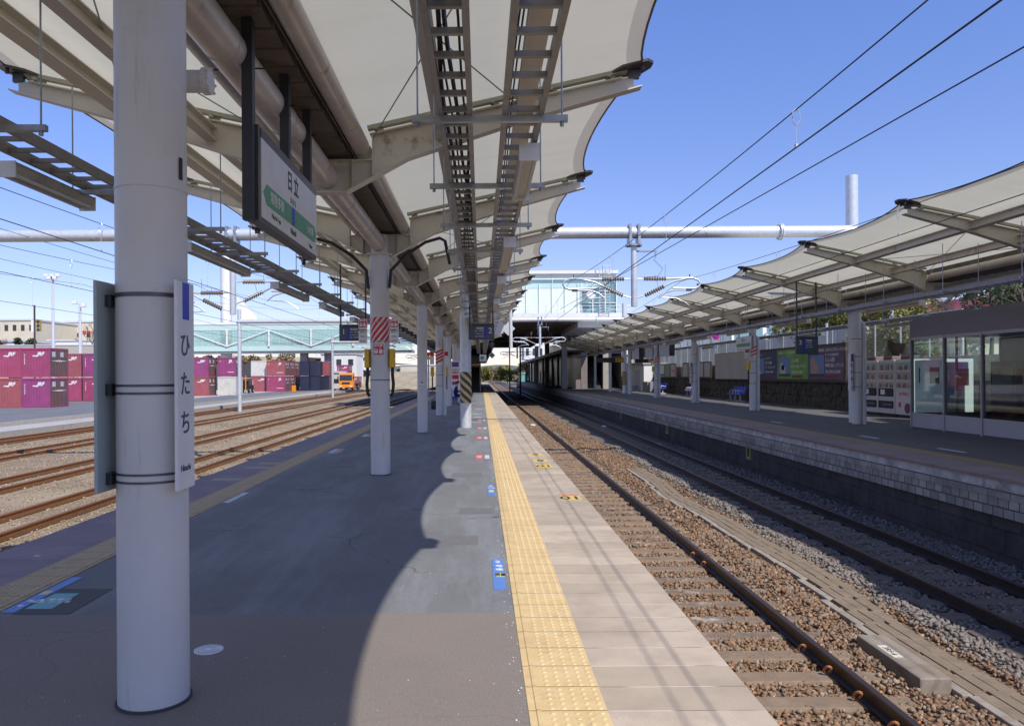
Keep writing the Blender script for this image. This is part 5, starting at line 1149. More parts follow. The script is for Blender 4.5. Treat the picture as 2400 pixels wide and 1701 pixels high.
def leaves(clumps, n, size, flatz=1.):
    V = []; tot = sum(c[3] ** 2 for c in clumps)
    for (x, y, z, r) in clumps:
        k = max(6, int(n * r * r / tot)); d = rng.normal(0, 1, (k, 3)); d /= np.linalg.norm(d, axis=1)[:, None]; d *= (rng.uniform(.25, 1, (k, 1)) ** .5) * r; d[:, 2] *= flatz; c = d + np.array([x, y, z])
        a = rng.normal(0, 1, (k, 3)); a /= np.linalg.norm(a, axis=1)[:, None]; b = rng.normal(0, 1, (k, 3)); b -= a * (a * b).sum(1)[:, None]; b /= np.linalg.norm(b, axis=1)[:, None]
        s = rng.uniform(.5, 1.2, (k, 1)) * size; V.append(np.stack([c - a * s, c - b * s * .5, c + a * s, c + b * s * .5], 1))
    V = np.concatenate(V); m = MB(); m.v = [tuple(q) for q in V.reshape(-1, 3)]; m.f = [(4 * i, 4 * i + 1, 4 * i + 2, 4 * i + 3) for i in range(len(V))]; m.m = [0] * len(m.f); return m
def tree(label, x, y, z0, h, r, lm, n=2200, size=.16, nm='tree', grp=None, trunk=.12, low=.35):
    t = thing(nm, label, 'tree', (x, y, z0), grp); m = MB()
    m.tube([(x, y, z0 - .2), (x + .1, y, z0 + h * .4), (x - .05, y + .1, z0 + h * .9)], [trunk, trunk * .7, trunk * .2], 8); cl = []
    for k in range(14):
        a = random.uniform(0, 6.28); f = random.uniform(low, 1.); rr = r * (1.1 - .65 * abs(f - .55)) * random.uniform(.35, .95); p = Vector((x + rr * math.cos(a), y + rr * math.sin(a), z0 + h * f))
        m.tube([(x, y, z0 + h * f * .75), p], [trunk * .35, trunk * .1], 5); cl.append((p.x, p.y, p.z, r * random.uniform(.25, .48)))
    m.build('trunk', M_bark, t, True); leaves(cl, n, size, .7).build('crown', lm, t); return t
def bare(label, x, y, z0, h, grp='bare trees'):
    t = thing('bare_tree', label, 'tree', (x, y, z0), grp); m = MB()
    def br(p, d, l, r, k):
        q = p + d * l; m.tube([p, q], [r, r * .65], 5)
        if k: [br(q, (d + Vector((random.uniform(-.8, .8), random.uniform(-.8, .8), random.uniform(-.1, .5)))).normalized(), l * random.uniform(.6, .8), r * .6, k - 1) for _ in range(3)]
    br(Vector((x, y, z0)), Vector((0, 0, 1)), h * .33, h * .02, 4); m.build('branches', M_bark, t); return t
t = thing('hedge', 'tall olive green hedge above the right wall', 'hedge', (22, 44, 2)); leaves([(21.5 + random.uniform(-.9, .9), y, 4.8 + random.uniform(-.6, .9), random.uniform(.6, 1.0)) for y in np.arange(38, 54, .45)], 12000, .13).build('foliage', M_leafo, t)
t = thing('hedge', 'dark green bushes behind the chain link fence beside the vending machines', 'hedge', (19, 32, 2)); leaves([(18.6 + random.uniform(-.5, .5), y, 3.0 + random.uniform(-.8, .9), random.uniform(.5, .9)) for y in np.arange(32, 38, .4)], 5000, .10).build('foliage', M_leafo, t)
for i, (x, y, h) in enumerate(((24.5, 36.0, 4.9), (26.5, 40, 5.4), (23.2, 33.0, 4.4), (28, 46, 6))): tree('%s pine tree from the right, above the waiting room roof' % ORD[i], x, y, 2.1, h, 1.9, M_leafd, 2600, .13, 'pine_tree', 'pine trees on the right')
t = thing('house', 'low house with a maroon tiled roof behind the hedge', 'house', (30, 50, 2)); MB().box(25, 34, 42, 56, 2.1, 4.6).build('wall', M_bcream, t); m = MB(); m.prism([(24.2, 4.6), (34.8, 4.6), (29.5, 6.2)], lambda a, b: (a, 41, b), lambda a, b: (a, 57, b)); m.build('roof', M_maroon, t)
t = thing('rock', 'dark boulder on the bank above the vending machines', 'rock', (16.6, 31, 2.2)); import bmesh
bm = bmesh.new(); bmesh.ops.create_icosphere(bm, subdivisions=2, radius=1); rr_ = random.Random(3); m = MB(); m.add([(16.9 + (v.co.x * .42 + (.35 - v.co.z * .45)) * rr_.uniform(.75, 1.15), 31.3 + v.co.y * .8, 2.45 + v.co.z * .62 * rr_.uniform(.7, 1.2)) for v in bm.verts], [tuple(v.index for v in f.verts) for f in bm.faces]); bm.free(); m.build('stone', mat('rock_dark', (.06, .045, .035), .9, var=.3), t)
for i, (x, y) in enumerate(((17.6, 29.6), (17.9, 28.4))): bare(['thin bare shrub left above the vending machines', 'thin bare shrub right above the vending machines'][i], x, y, 2.2, 2.6, 'bare shrubs on the bank')
for i, (x, y, h) in enumerate(((18.2, 40.5, 4.3), (19.5, 36.5, 5.6), (18.0, 29.2, 3.7))): tag(MB().tube([(x, y, 2), (x, y, h)], .07, 10).build('pole', M_galvl, None, True), '%s pale pole standing on the terrace, counted from the left' % ORD[i], 'pole', 'pale poles on the terrace')
def roundsign(label, x, y, z, r, ring, mid):
    t = thing('road_sign', label, 'road sign', (x, y, 2)); MB().tube([(x, y, 2), (x, y, z)], .03, 8).build('post', M_galvl, t); MB().disc((x, y - .03, z), r, 'y', .02).build('disc', ring, t, True); MB().disc((x, y - .045, z), r * .72, 'y', .01).build('centre', mid, t, True)
    MB().bar((x - r * .6, y - .053, z + r * .6), (x + r * .6, y - .053, z - r * .6), .006, .09).build('slash', ring, t)
roundsign('round blue no parking sign with red ring and slash above the right wall', 18.0, 59, 4.55, .30, M_red, M_signblue); roundsign('round white sign on a post behind the fence', 18.2, 49, 4.0, .25, M_grey, M_signw); roundsign('second round white sign on a post behind the fence, farther right', 18.4, 36.8, 3.75, .2, M_grey, M_signw)
t = thing('glass_building', 'pale green glass building beyond the terrace', 'building', (40, 110, 2)); MB().box(30, 70, 92, 130, 2, 9.5).build('wall', M_greenpanel, t); m = MB(); [m.box(29.95, 30, y, y + 3.4, 2.6, 8.6) for y in np.arange(92.3, 128, 3.9)]; [m.box(x, x + 3.4, 91.95, 92, 2.6, 8.6) for x in np.arange(30.3, 68, 3.9)]; m.build('window', M_bluedark, t); MB().box(29.5, 70.5, 91.5, 130.5, 9.5, 10).build('roof', M_bwhite, t)

# ================================================================== STATION BUILDING, WALKWAY, FREIGHT YARD, TOWN
SY = 68.
t = thing('station_building', 'pale green glass station hall bridging the tracks', 'station building', (0, SY, 6.4))
MB().box(-9, 8.7, SY + .3, 132, 6.40, 7.0).build('soffit', M_soffit, t)
m = MB(); y = SY + 2.
while y < 131: m.box(-9, 8.6, y, y + .25, 6.25, 6.40); y += 3.2
m.build('soffit_rib', mat('soffit_rib', (.12, .09, .07), .5), t)
MB().box(-9, 13.4, SY, SY + .3, 6.55, 7.1).build('fascia', M_bwhite, t); MB().box(8.7, 13.2, SY + .3, 120, 6.6, 7.05).build('balcony_slab', M_bwhite, t); MB().box(8.72, 12, SY + 1, 84, 5.9, 6.6).build('fascia', M_pale, t)
MB().box(-9, 8.9, SY + .6, SY + .8, 7.1, 9.35).build('wall_panel', M_greenpanel, t); MB().box(-9, 11.0, SY + .58, SY + .8, 9.36, 9.8).build('wall_band', M_green_glass, t); MB().box(-9, 12.1, SY + .6, SY + .8, 9.8, 10.12).build('window_band', M_bluedark, t); MB().box(-9, 12.1, SY + .57, SY + .8, 10.12, 10.62).build('wall_panel', M_greenpanel, t)
MB().box(8.9, 12.08, SY + .64, SY + .68, 7.1, 9.8).build('corner_glass', M_bluedark, t); MB().box(12.05, 12.1, SY + .64, 120, 7.1, 9.8).build('corner_glass', M_green_glass, t); MB().box(-9.3, 12.25, SY + .3, 131, 10.62, 10.9).build('roof', M_bwhite, t); MB().box(-10, 6.4, SY + 4, SY + 8, 10.9, 11.15).build('roof', M_bwhite, t)
for x in np.arange(-8.6, 8.9, 1.15): MB().box(x - .02, x + .02, SY + .5, SY + .6, 7.1, 9.8).build('mullion', mat('mullion_pale', (.62, .74, .70), .4, var=.04), t)
for x in np.arange(-8.6, 12, 3.0): MB().box(x - .03, x + .03, SY + .52, SY + .6, 9.8, 10.6).build('mullion', M_bwhite, t)
for x in (8.95, 10.0, 11.1, 12.1): MB().box(x - .04, x + .04, SY + .5, SY + .64, 7.1, 9.8).build('mullion', M_greenpanel, t)
for z in (8.0, 9.05): MB().box(8.9, 12.1, SY + .52, SY + .63, z, z + .06).build('transom', M_greenpanel, t)
m = MB(); [m.tube([(x, SY + .12, 7.1), (x, SY + .12, 7.75)], .025, 6) for x in np.arange(-8.6, 13.4, 1.6)]; [m.tube([(-9, SY + .12, z), (13.3, SY + .12, z)], .02, 6) for z in (7.4, 7.75)]; m.build('railing', M_galvl, t)
for i, x in enumerate((-1.2, 9.3, 13.9)):
    for y in (86., 108., 128.): MB().box(x - .3, x + .3, y - .4, y + .4, -1.3, 6.4).build('column', M_conc, t)
for y in (92., 126.): MB().tube([(4.72, y, -1.4), (4.72, y, 6.4)], .10, 12).build('column', M_soffit, t, True)
m = MB(); lx, ly = 10.95, SY - .15
for q in (-.45, .45): m.tube([(lx + q, ly, 6.9), (lx + q, ly, 11.9)], .035, 6)
for k in range(16): z = 7.0 + .25 * k; m.tube([(lx - .45, ly, z), (lx + .45, ly, z)], .016, 5); m.tube([(lx - .45, ly, z), (lx + .45, ly, z + .25)], .012, 5)
for k in range(4): z = 10.2 + .33 * k; m.tube([(lx - .6, ly - .5, z), (lx + .6, ly - .5, z), (lx + .6, ly, z), (lx - .6, ly, z), (lx - .6, ly - .5, z)], .016, 5)
tag(m.build('access_ladder', M_galvl), 'white caged access ladder on the glass corner of the station hall', 'ladder')
tag(MB().add([(9.25, SY - .1, 8.75), (9.75, SY - .1, 8.25), (10.2, SY - .1, 8.6), (9.7, SY - .1, 9.1), (9.25, SY - .06, 8.75), (9.75, SY - .06, 8.25), (10.2, SY - .06, 8.6), (9.7, SY - .06, 9.1)], [(0, 1, 2, 3), (7, 6, 5, 4), (0, 4, 5, 1), (1, 5, 6, 2), (2, 6, 7, 3), (3, 7, 4, 0)]).build('antenna_panel', M_signw), 'white square panel on the station balcony', 'panel')
# white diamond plates and a black diamond at the canopy end
for i, (u, v, Y, s) in enumerate(((1168, 768, 44., .52), (1191, 770, 46., .42))):
    c = at(u, v, Y); m = MB(); m.prism([(-s, 0), (0, -s), (s, 0), (0, s)], lambda a, b: (c.x + a, Y, c.z + b), lambda a, b: (c.x + a, Y + .04, c.z + b)); o = m.build('diamond_sign', M_galvl); tag(o, ['larger', 'smaller'][i] + ' grey diamond plate hanging at the far right edge of the near canopy', 'plate')
c = at(1153.5, 832.5, 60.); m = MB(); s = .28
t = thing('diamond_sign', 'small black diamond sign with white border over the track edge', 'sign', (c.x, 60, c.z)); m.prism([(-s, 0), (0, -s), (s, 0), (0, s)], lambda a, b: (c.x + a, 60, c.z + b), lambda a, b: (c.x + a, 60.05, c.z + b)); m.build('border', M_signw, t); m = MB(); s *= .78; m.prism([(-s, 0), (0, -s), (s, 0), (0, s)], lambda a, b: (c.x + a, 59.98, c.z + b), lambda a, b: (c.x + a, 60, c.z + b)); m.build('face', M_ink, t); MB().bar((c.x, 60, c.z), (c.x, 60.0, 5), .03, .03).build('hanger_post', M_galv, t)
c = at(1187, 690, 40.); tag(MB().tube([(c.x + .2, 40, 5.1), (c.x + .22, 40, 3.1)], .09, 12).build('post', M_pale, None, True), 'pale pipe hanging from the far right edge of the near canopy', 'pipe')
t = thing('exit_sign', 'small white and green sign beyond number 2', 'sign', (-.2, 50, 2.7)); a = at(1124, 846, 50); MB().box(a.x, a.x + .45, 50, 50.08, a.z, a.z + .42).build('case', M_signw, t); MB().disc((a.x + .17, 49.99, a.z + .2), .12, 'y', .012).build('green_disc', M_signgreen, t, True); MB().box(a.x + .2, a.x + .24, 50.02, 50.06, a.z + .42, 4.3).build('hanger_post', M_dark, t)
# buildings under the station on the right platform
t = thing('stair_block', 'dark stair hall with pink granite walls at the far end of the right platform', 'stairs', (13.5, 88, RZ))
MB().box(11.2, 11.9, 86, 128, RZ, 6.25).build('side_wall', M_granite, t); MB().box(15.7, 16.3, 86, 128, RZ, 6.25).build('side_wall', M_granite, t); MB().box(11.9, 15.7, 86, 86.5, 4.0, 6.25).build('lintel', M_dark, t)
m = MB(); [m.box(11.9, 13.7, 88 + .32 * k, 88.34 + .32 * k, RZ, RZ + .17 * (k + 1)) for k in range(34)]; m.build('steps', mat('stair_dark', (.08, .075, .07), .7), t); m = MB(); m.prism([(87, RZ), (104, RZ), (104, 6.0), (99, 6.0)], lambda a, b: (13.9, a, b), lambda a, b: (15.4, a, b)); m.build('escalator', M_dark, t)
MB().prism([(86, RZ), (88.5, RZ), (86, 1.1)], lambda a, b: (10.6, a, b), lambda a, b: (11.15, a, b)).build('ramp_wall', M_granite, t)
t = thing('concourse_wall', 'long pinkish wall with doors under the station on the right platform', 'wall', (10.9, 120, RZ)); MB().box(11.0, 11.3, 128.5, 172, RZ, 4.2).build('panel', M_granite, t); m = MB(); [m.box(10.95, 11.0, y, y + 1.6, RZ, 2.3) for y in (132, 141, 150, 159)]; m.build('door', M_win, t)
m = MB(); m.prism([(10.4, RZ), (11.1, RZ), (11.9, 3.6), (11.3, 3.6)], lambda a, b: (a, 118, b), lambda a, b: (a, 119, b)); tag(m.build('leaning_pier', M_conc, None), 'leaning pale concrete pier under the station', 'pier')
for i, (y0, y1) in enumerate(((86, 128), (130, 172))):
    t = thing('platform_roof', ['flat dark roof over the right platform under the station', 'flat dark roof over the far end of the right platform'][i], 'roof', (11.5, y0, 4.2)); MB().box(8.9, 15.5, y0, y1, 4.15, 4.4).build('deck', M_soffit, t); MB().box(8.8, 8.9, y0, y1, 4.05, 4.42).build('edge', M_grey, t); m = MB(); [m.box(9.9, 10.2, y, y + .3, RZ, 4.15) for y in np.arange(y0 + 6, y1, 8)]; tag(m.build('post', M_dark, t), kind='stuff')
t = thing('platform_roof', 'flat roof over the far end of the near platform under the station', 'roof', (-1.7, 90, 4.2)); MB().box(-4.6, 1.2, 66, 172, 4.2, 4.45).build('deck', M_soffit, t); m = MB(); [m.box(-1.9, -1.55, y, y + .3, 0, 4.2) for y in np.arange(112, 170, 8)]; tag(m.build('post', M_grey, t), kind='stuff')
# walkway bridge across the yard
WY = 136.
t = thing('footbridge', 'long glazed green footbridge crossing the freight yard', 'footbridge', (-45, WY, 5.7))
xa, xb = -53., -12.
MB().box(xa, xb, WY - .3, WY + 4.3, 5.75, 6.2).build('deck', mat('deck_grey', (.34, .35, .34), .6), t); MB().box(xa, xb, WY - .5, WY - .3, 6.1, 6.95).build('lower_band', mat('bridge_green', (.50, .66, .61), .3, var=.04, scale=.5), t); MB().box(xa, xb, WY - .5, WY - .3, 9.75, 10.75).build('upper_band', mat('bridge_green', (.5, .66, .61), .3), t); MB().box(xa, xb, WY - .6, WY + 4.4, 10.75, 11.15).build('roof', M_bwhite, t)
MB().box(xa, xb, WY - .42, WY - .36, 6.95, 9.75).build('glass', M_bglass, t); MB().box(xa, xb, WY + 4.2, WY + 4.25, 6.95, 9.75).build('glass', M_glass, t)
m = MB(); [m.box(x - .035, x + .035, WY - .47, WY - .36, 6.95, 9.75) for x in np.arange(xa, xb, 1.35)]; tag(m.build('mullion', mat('mullion_green', (.5, .64, .61), .4), t), kind='stuff')
m = MB(); m.box(xa, xb, WY - .40, WY - .34, 7.9, 7.98); m.build('handrail', M_green_glass, t)
for x in np.arange(-52, -12, 7.4): MB().box(x - .15, x + .15, WY - .75, WY - .5, 6.9, 9.8).build('post', M_bwhite, t)
for k, x in enumerate(np.arange(-52, -19, 7.4)):
    a, b_ = ((x, 6.95), (x + 7.4, 9.75)) if k % 2 else ((x, 9.75), (x + 7.4, 6.95)); MB().bar((a[0], WY - .62, a[1]), (b_[0], WY - .62, b_[1]), .16, .2).build('truss_brace', M_bwhite, t)
for x in (-31.5, -27.2): MB().box(x - .6, x + .6, WY + .8, WY + 2.2, -.8, 5.75).build('pier', M_conc if x < -30 else M_grey, t)
t = thing('tower', 'tall slim white tower rising behind the footbridge', 'tower', (-47, 143, 0)); MB().tube([(-47.2, 143, -1), (-47.2, 143, 25.5)], 1.0, 24).build('shaft', M_bwhite, t, True, 40); MB().tube([(-47.2, 143, 25.5), (-47.2, 143, 26)], 1.12, 24).build('cap', M_pale, t)
t = thing('sail_fin', 'white triangular fin on the footbridge roof', 'fin', (-42, 140, 11)); MB().prism([(-44.1, 11.2), (-40.6, 11.9), (-40.6, 12.4), (-44.1, 16.0)], lambda a, b: (a, 139.6, b), lambda a, b: (a, 140.1, b)).build('panel', M_bwhite, t)
# --- containers
M_cont = [mat('container_%d' % i, c, .5, var=.12, scale=1.2, dirt=(.20, .11, .08), dirt_amt=.22, dirt_scale=1.5) for i, c in enumerate(((.33, .06, .14), (.35, .095, .11), (.30, .06, .18), (.37, .07, .14)))]
M_contd = mat('container_door', (.17, .095, .09), .55, var=.15, scale=1.4, dirt=(.12, .08, .06), dirt_amt=.25); M_contw = mat('container_white', (.62, .60, .55), .5, var=.06, dirt=(.45, .40, .33), dirt_amt=.2); M_contn = mat('container_navy', (.03, .035, .07), .45, var=.15)
def container(label, x, y, z, m, mark, w=2.38, d=2.9, h=2.46, grp='stacked freight containers', dm=None):
    t = thing('freight_container', label, 'container', (x + w / 2, y + d / 2, z), grp); b = MB(); b.box(x + .05, x + w - .05, y + .05, y + d - .05, z + .05, z + h - .04)
    for k in range(9): xx = x + .14 + (w - .28) * k / 9; b.box(xx + .03, xx + (w - .28) / 9 - .05, y + .022, y + .05, z + .18, z + h - .2)
    b.build('body', m, t)
    f = MB()
    for xx in (x, x + w - .1):
        for yy in (y, y + d - .1): f.box(xx, xx + .1, yy, yy + .1, z + .0, z + h)
    for yy in (y + .0, y + d - .09): f.box(x + .1, x + w - .1, yy, yy + .09, z + .03, z + .17); f.box(x + .1, x + w - .1, yy, yy + .09, z + h - .16, z + h - .01)
    for xx in (x + .0, x + w - .09): f.box(xx, xx + .09, y + .1, y + d - .1, z + .03, z + .17); f.box(xx, xx + .09, y + .1, y + d - .1, z + h - .16, z + h - .01)
    f.build('frame', m, t)
    q = MB(); [q.box(x + w - .06, x + w - .022, y + a, y + b_, z + .18, z + h - .17) for a, b_ in ((.12, d / 2 - .02), (d / 2 + .02, d - .12))]; q.build('side_door', dm or M_contd, t)
    q = MB(); [q.tube([(x + w + .0, y + a, z + .15), (x + w + .0, y + a, z + h - .15)], .022, 6) for a in (d * .3, d * .45, d * .55, d * .7)]; q.build('lock_rod', dm or M_contd, t)
    if mark:
        pm = M_signw
        if mark == 'JRF': text(t, 'JRF', .42, (x + w * .68, y + .018, z + h - .52), FX, (.25, 0, 1), pm, bold=.022); MB().box(x + w * .40, x + w * .55, y + .015, y + .022, z + h - .72, z + h - .62).build('logo_bar', pm, t)
        else: text(t, 'JR', .5, (x + w * .72, y + .018, z + h - .5), FX, FZ, pm, bold=.02); MB().box(x + w * .55, x + w * .9, y + .015, y + .022, z + .5, z + .58).build('logo_bar', pm, t); MB().disc((x + .35, y + .016, z + h - .5), .12, 'y', .012).build('round_mark', flat('mark_gold', (.5, .3, .1), .4), t)
        if mark == 'JRF':
            o_ = text(t, 'U\n1\n9\nA\n5\n8', .17, (x + .28, y + .018, z + h * .62), FX, FZ, pm, bold=.004, lead=.85)
        for a in (.35, 1.6): MB().box(x + w + .0, x + w + .006, y + a, y + a + .55, z + h - .75, z + h - .32).build('door_panel', M_pale, t)
        MB().prism([(.25, 1.38), (d / 2, 1.30), (d - .25, 1.38), (d / 2, 1.46)], lambda a, b_: (x + w + .001, y + a, z + b_), lambda a, b_: (x + w + .006, y + a, z + b_)).build('door_stripe', pm, t)
    return t
GZ = -.80; k = 0
for ci, (x, y, nm_) in enumerate(((-43.2, 64, 'leftmost'), (-40.62, 64, 'next to the left edge'), (-38.2, 64, 'right end of the nearest'), (-43.9, 80, 'left of the second'), (-41.35, 80, 'middle of the second'), (-38.8, 80, 'right of the second'))):
    for lev in (0, 1): container('%s purple container, %s row of the freight yard' % (('upper' if lev else 'lower'), nm_), x, y, GZ + 2.5 * lev, M_cont[(ci + 2 * lev) % 4], 'JRF'); k += 1
for lev in (0, 1): container('%s purple container with side doors, just right of the nearest pillar board' % ('upper' if lev else 'lower'), -37.4, 99, GZ + 2.5 * lev, M_cont[1 + lev], 'JRF')
container('upper purple container with JR mark above the white one', -34.4, 100.6, GZ + 2.5, M_cont[2], 'JR'); container('white container in the lower row under a purple one', -34.4, 100.6, GZ, M_contw, None, dm=M_contw)
container('white upper container left of the middle purple stack', -37.3, 125, GZ + 2.5, M_contw, None, 2.7, 3.2, dm=M_contw); container('lower purple container beneath the white one', -37.3, 125, GZ, M_cont[1], 'JRF', 2.7, 3.2)
for r in range(3):
    for lev in (0, 1): container('%s container with JR mark, %s in the middle purple stack' % ('upper' if lev else 'lower', ['front', 'middle', 'rear'][r]), -34.5, 124 + 3.3 * r, GZ + 2.5 * lev, M_cont[(r + lev) % 4], 'JR', 3.0, 3.2)
for c_ in range(2):
    for lev in (0, 1): container('%s dark navy container, %s of the navy stack' % ('upper' if lev else 'lower', ['left', 'right'][c_]), -30.3 + 1.7 * c_ * .9, 129 + .8 * c_, GZ + 2.5 * lev, M_contn, None, 1.5, 4, dm=M_contn)
container('upper purple container right of the navy stack', -27.6, 133, GZ + 2.5, M_cont[1], None, 1.4, 4); container('dark lower container right of the navy stack', -27.6, 133, GZ, M_contn, None, 1.4, 4)
for i, (x, lev) in enumerate(((-29.2, 0), (-28.4, 1), (-26.5, 0))): container('%s small far container behind the orange truck' % ['left lower', 'upper', 'right lower'][i], x, 152, GZ + 2.3 * lev, M_cont[3 - i], 'JRF', 2.5, 3, 2.3)
# --- forklift and truck
def wheel(t, x, y, z, r, w, ax='x'):
    m = MB().disc((x, y, z), r, ax, w, 20).build('wheel', M_black, t, True); MB().disc((x, y, z), r * .55, ax, w + .02, 16).build('rim', M_pale, m, True)
t = thing('forklift', 'orange and black container forklift parked between the stacks', 'forklift', (-34.6, 112, GZ)); x, y = -34.6, 112
MB().bbox(x - .75, x + .75, y + .2, y + 2.8, GZ + .5, GZ + 1.2, .08).build('body', M_black, t); MB().bbox(x - .7, x + .7, y + .6, y + 2.0, GZ + 2.1, GZ + 2.25, .04).build('cab_roof', M_orange, t)
for a in (-.65, .65):
    for b_ in (.65, 1.95): MB().bar((x + a, y + b_, GZ + 1.2), (x + a, y + b_, GZ + 2.1), .08, .08).build('cab_post', M_dark, t)
for a in (-.4, .4): MB().bar((x + a, y, GZ + .1), (x + a, y, GZ + 2.6), .12, .12).build('mast', M_orange, t); MB().bar((x + a, y - 1.1, GZ + .15), (x + a, y, GZ + .15), .12, .06).build('fork', M_steel, t)
MB().bbox(x - .3, x + .3, y + 1.1, y + 1.7, GZ + 1.2, GZ + 1.8, .05).build('seat', M_black, t)
for a in (-.75, .75): wheel(t, x + a, y + .5, GZ + .42, .42, .3); wheel(t, x + a, y + 2.3, GZ + .35, .35, .25)
t = thing('flatbed_truck', 'orange flatbed truck facing the camera in the freight yard', 'truck', (-23.4, 133.4, GZ)); x, y = -23.4, 133.4
m = MB(); m.prism([(y, GZ + .55), (y - .02, GZ + 1.5), (y + .12, GZ + 2.75), (y + .3, GZ + 2.95), (y + 1.9, GZ + 2.95), (y + 1.9, GZ + .55)], lambda a, b_: (x - 1.2, a, b_), lambda a, b_: (x + 1.2, a, b_)); m.build('cab', M_orange, t)
m = MB(); m.prism([(y - .03, GZ + 1.62), (y + .09, GZ + 2.6), (y + .13, GZ + 2.6), (y + .01, GZ + 1.62)], lambda a, b_: (x - 1.08, a - .01, b_), lambda a, b_: (x + 1.08, a - .01, b_)); m.build('windscreen', M_win, t); MB().box(x + 1.2, x + 1.215, y + .35, y + 1.4, GZ + 1.7, GZ + 2.5).build('side_window', M_win, t)
MB().bbox(x - 1.22, x + 1.22, y - .12, y + .1, GZ + .42, GZ + .85, .05).build('bumper', M_orange, t); MB().box(x - .7, x + .7, y - .05, y - .01, GZ + 1.0, GZ + 1.35).build('grille', M_dark, t)
for a in (-.9, .9): MB().bbox(x + a - .22, x + a + .22, y - .15, y - .1, GZ + .55, GZ + .75, .02).build('headlight', M_signw, t); MB().bbox(x + a * 1.5 - .1, x + a * 1.5 + .1, y - .1, y - .02, GZ + 1.9, GZ + 2.4, .02).build('mirror', M_dark, t)
MB().box(x - 1.2, x + 1.2, y + 2.1, y + 9.5, GZ + 1.0, GZ + 1.2).build('flatbed', M_dark, t); MB().box(x - .45, x + .45, y + 1.9, y + 9.3, GZ + .7, GZ + 1.0).build('chassis', M_grey, t)
for a in (-1.0, 1.0):
    for b_ in (1.0, 6.4, 7.6): wheel(t, x + a, y + b_, GZ + .48, .48, .3)
tag(MB().bbox(-29.5, -28.9, 120, 120.5, GZ, GZ + 1.0, .05).build('marker_box', M_orange), 'small orange marker at the foot of the middle purple stack', 'marker')
# --- masts, signal, gantries in the yard
def mast(label, x, y, h, heads):
    t = thing('floodlight_mast', label, 'floodlight mast', (x, y, GZ), 'floodlight masts'); MB().tube([(x, y, GZ), (x, y, GZ + h)], [.28, .16], 10).build('pole', M_pale, t, True); r = .9 if heads > 3 else .6
    MB().tube([(x - r * 1.3, y, GZ + h), (x + r * 1.3, y, GZ + h)], .07, 6).build('crossbar', M_galvl, t)
    for k in range(heads): a = -r + 2 * r * k / max(1, heads - 1); MB().bbox(x + a - .3, x + a + .3, y - .5, y, GZ + h - .4 * (k % 2) - .1, GZ + h + .35 - .4 * (k % 2), .06).build('floodlight', M_signw, t)
mast('tall white floodlight mast behind the container stacks', -66.6, 120, 18.2, 5); mast('shorter grey floodlight mast with two round lamps', -54.6, 105, 12.5, 2)
t = thing('signal', 'thin pole with a yellow backed traffic signal at the left', 'signal', (-63.7, 110, GZ)); MB().tube([(-63.7, 110, GZ), (-63.7, 110, 12)], .13, 8).build('pole', M_brownf, t); MB().bbox(-63.25, -62.7, 109.6, 110, 8.3, 9.9, .05).build('head', flat('signal_amber', (.36, .24, .06), .5), t); MB().box(-64.1, -63.75, 109.8, 109.9, 8.2, 9.9).build('plate', M_signw, t)
for z in (8.5, 9.1, 9.7): MB().disc((-62.95, 109.58, z - .05), .22, 'y', .05).build('lens', M_win, t, True)
t = thing('dwarf_signal', 'round red and yellow track signal on a post left of the third pillar', 'signal', (-6, 58, -1)); c = at(1004, 834, 58); MB().tube([(c.x, 58, -1.2), (c.x, 58, c.z)], .05, 8).build('post', M_galv, t)
for dz, mm in ((.12, M_red), (-.16, M_boxyellow)): MB().disc((c.x, 57.95, c.z + dz), .14, 'y', .06).build('disc', mm, t, True)
# --- slope, walls and town behind the yard
m = MB(); xs = np.linspace(-260, -36, 60); prof = ((146, -.9), (150, 2.5), (156, 5.6), (420, 7.5)); vs = []; fs = []
for j, (yy, zz) in enumerate(prof):
    for x in xs: vs.append((x, yy + random.uniform(-.8, .8), zz + random.uniform(-.3, .5) * (1 if 0 < j < 3 else 0)))
n = len(xs)
for j in range(3):
    for i in range(n - 1): fs.append((j * n + i, j * n + i + 1, (j + 1) * n + i + 1, (j + 1) * n + i))
m.add(vs, fs); struct('embankment', m, mat('dry_bank', (.36, .30, .19), .9, var=.25, scale=.5, dirt=(.22, .18, .11), dirt_amt=.3, dirt_scale=.6))
t = thing('bank_bushes', 'dry bushes along the top of the embankment under the footbridge', 'bushes', (-45, 153, 4)); leaves([(x + random.uniform(-1, 1), 152 + random.uniform(-3, 3), 4.6 + random.uniform(-1.5, 1), random.uniform(.7, 1.5)) for x in np.arange(-64, -37, .6)], 9000, .28).build('foliage', M_leafb, t)
t = thing('town_wall', 'long pale concrete wall above the left container stacks', 'wall', (-75, 142, 4)); MB().box(-130, -66, 143, 143.6, 2, 7.6).build('face', M_conc, t); MB().box(-130, -66, 142.9, 143.7, 7.6, 7.75).build('coping', M_pale, t)
t = thing('yard_wall', 'grey concrete wall behind the yard beside the forklift', 'wall', (-48, 140, 2)); MB().box(-66, -41, 144.5, 145.2, -1, 4.0).build('face', M_conc, t)
def block(label, x0, x1, y, d, z0, z1, m, rows, cols, wz=.9, nm='town_building', grp='town buildings', roof=True):
    t = thing(nm, label, 'building', ((x0 + x1) / 2, y, z0), grp); MB().box(x0, x1, y, y + d, z0, z1).build('wall', m, t)
    if roof: MB().box(x0 - .2, x1 + .2, y - .2, y + d + .2, z1, z1 + .35).build('roof', M_pale, t)
    for r in range(rows):
        for c_ in range(cols):
            zz = z0 + (z1 - z0) * (r + .35) / rows; xx = x0 + (x1 - x0) * (c_ + .3) / cols; w = (x1 - x0) / cols * .42; MB().box(xx, xx + w, y - .06, y + .02, zz, zz + wz).build('window', M_win, t)
    return t
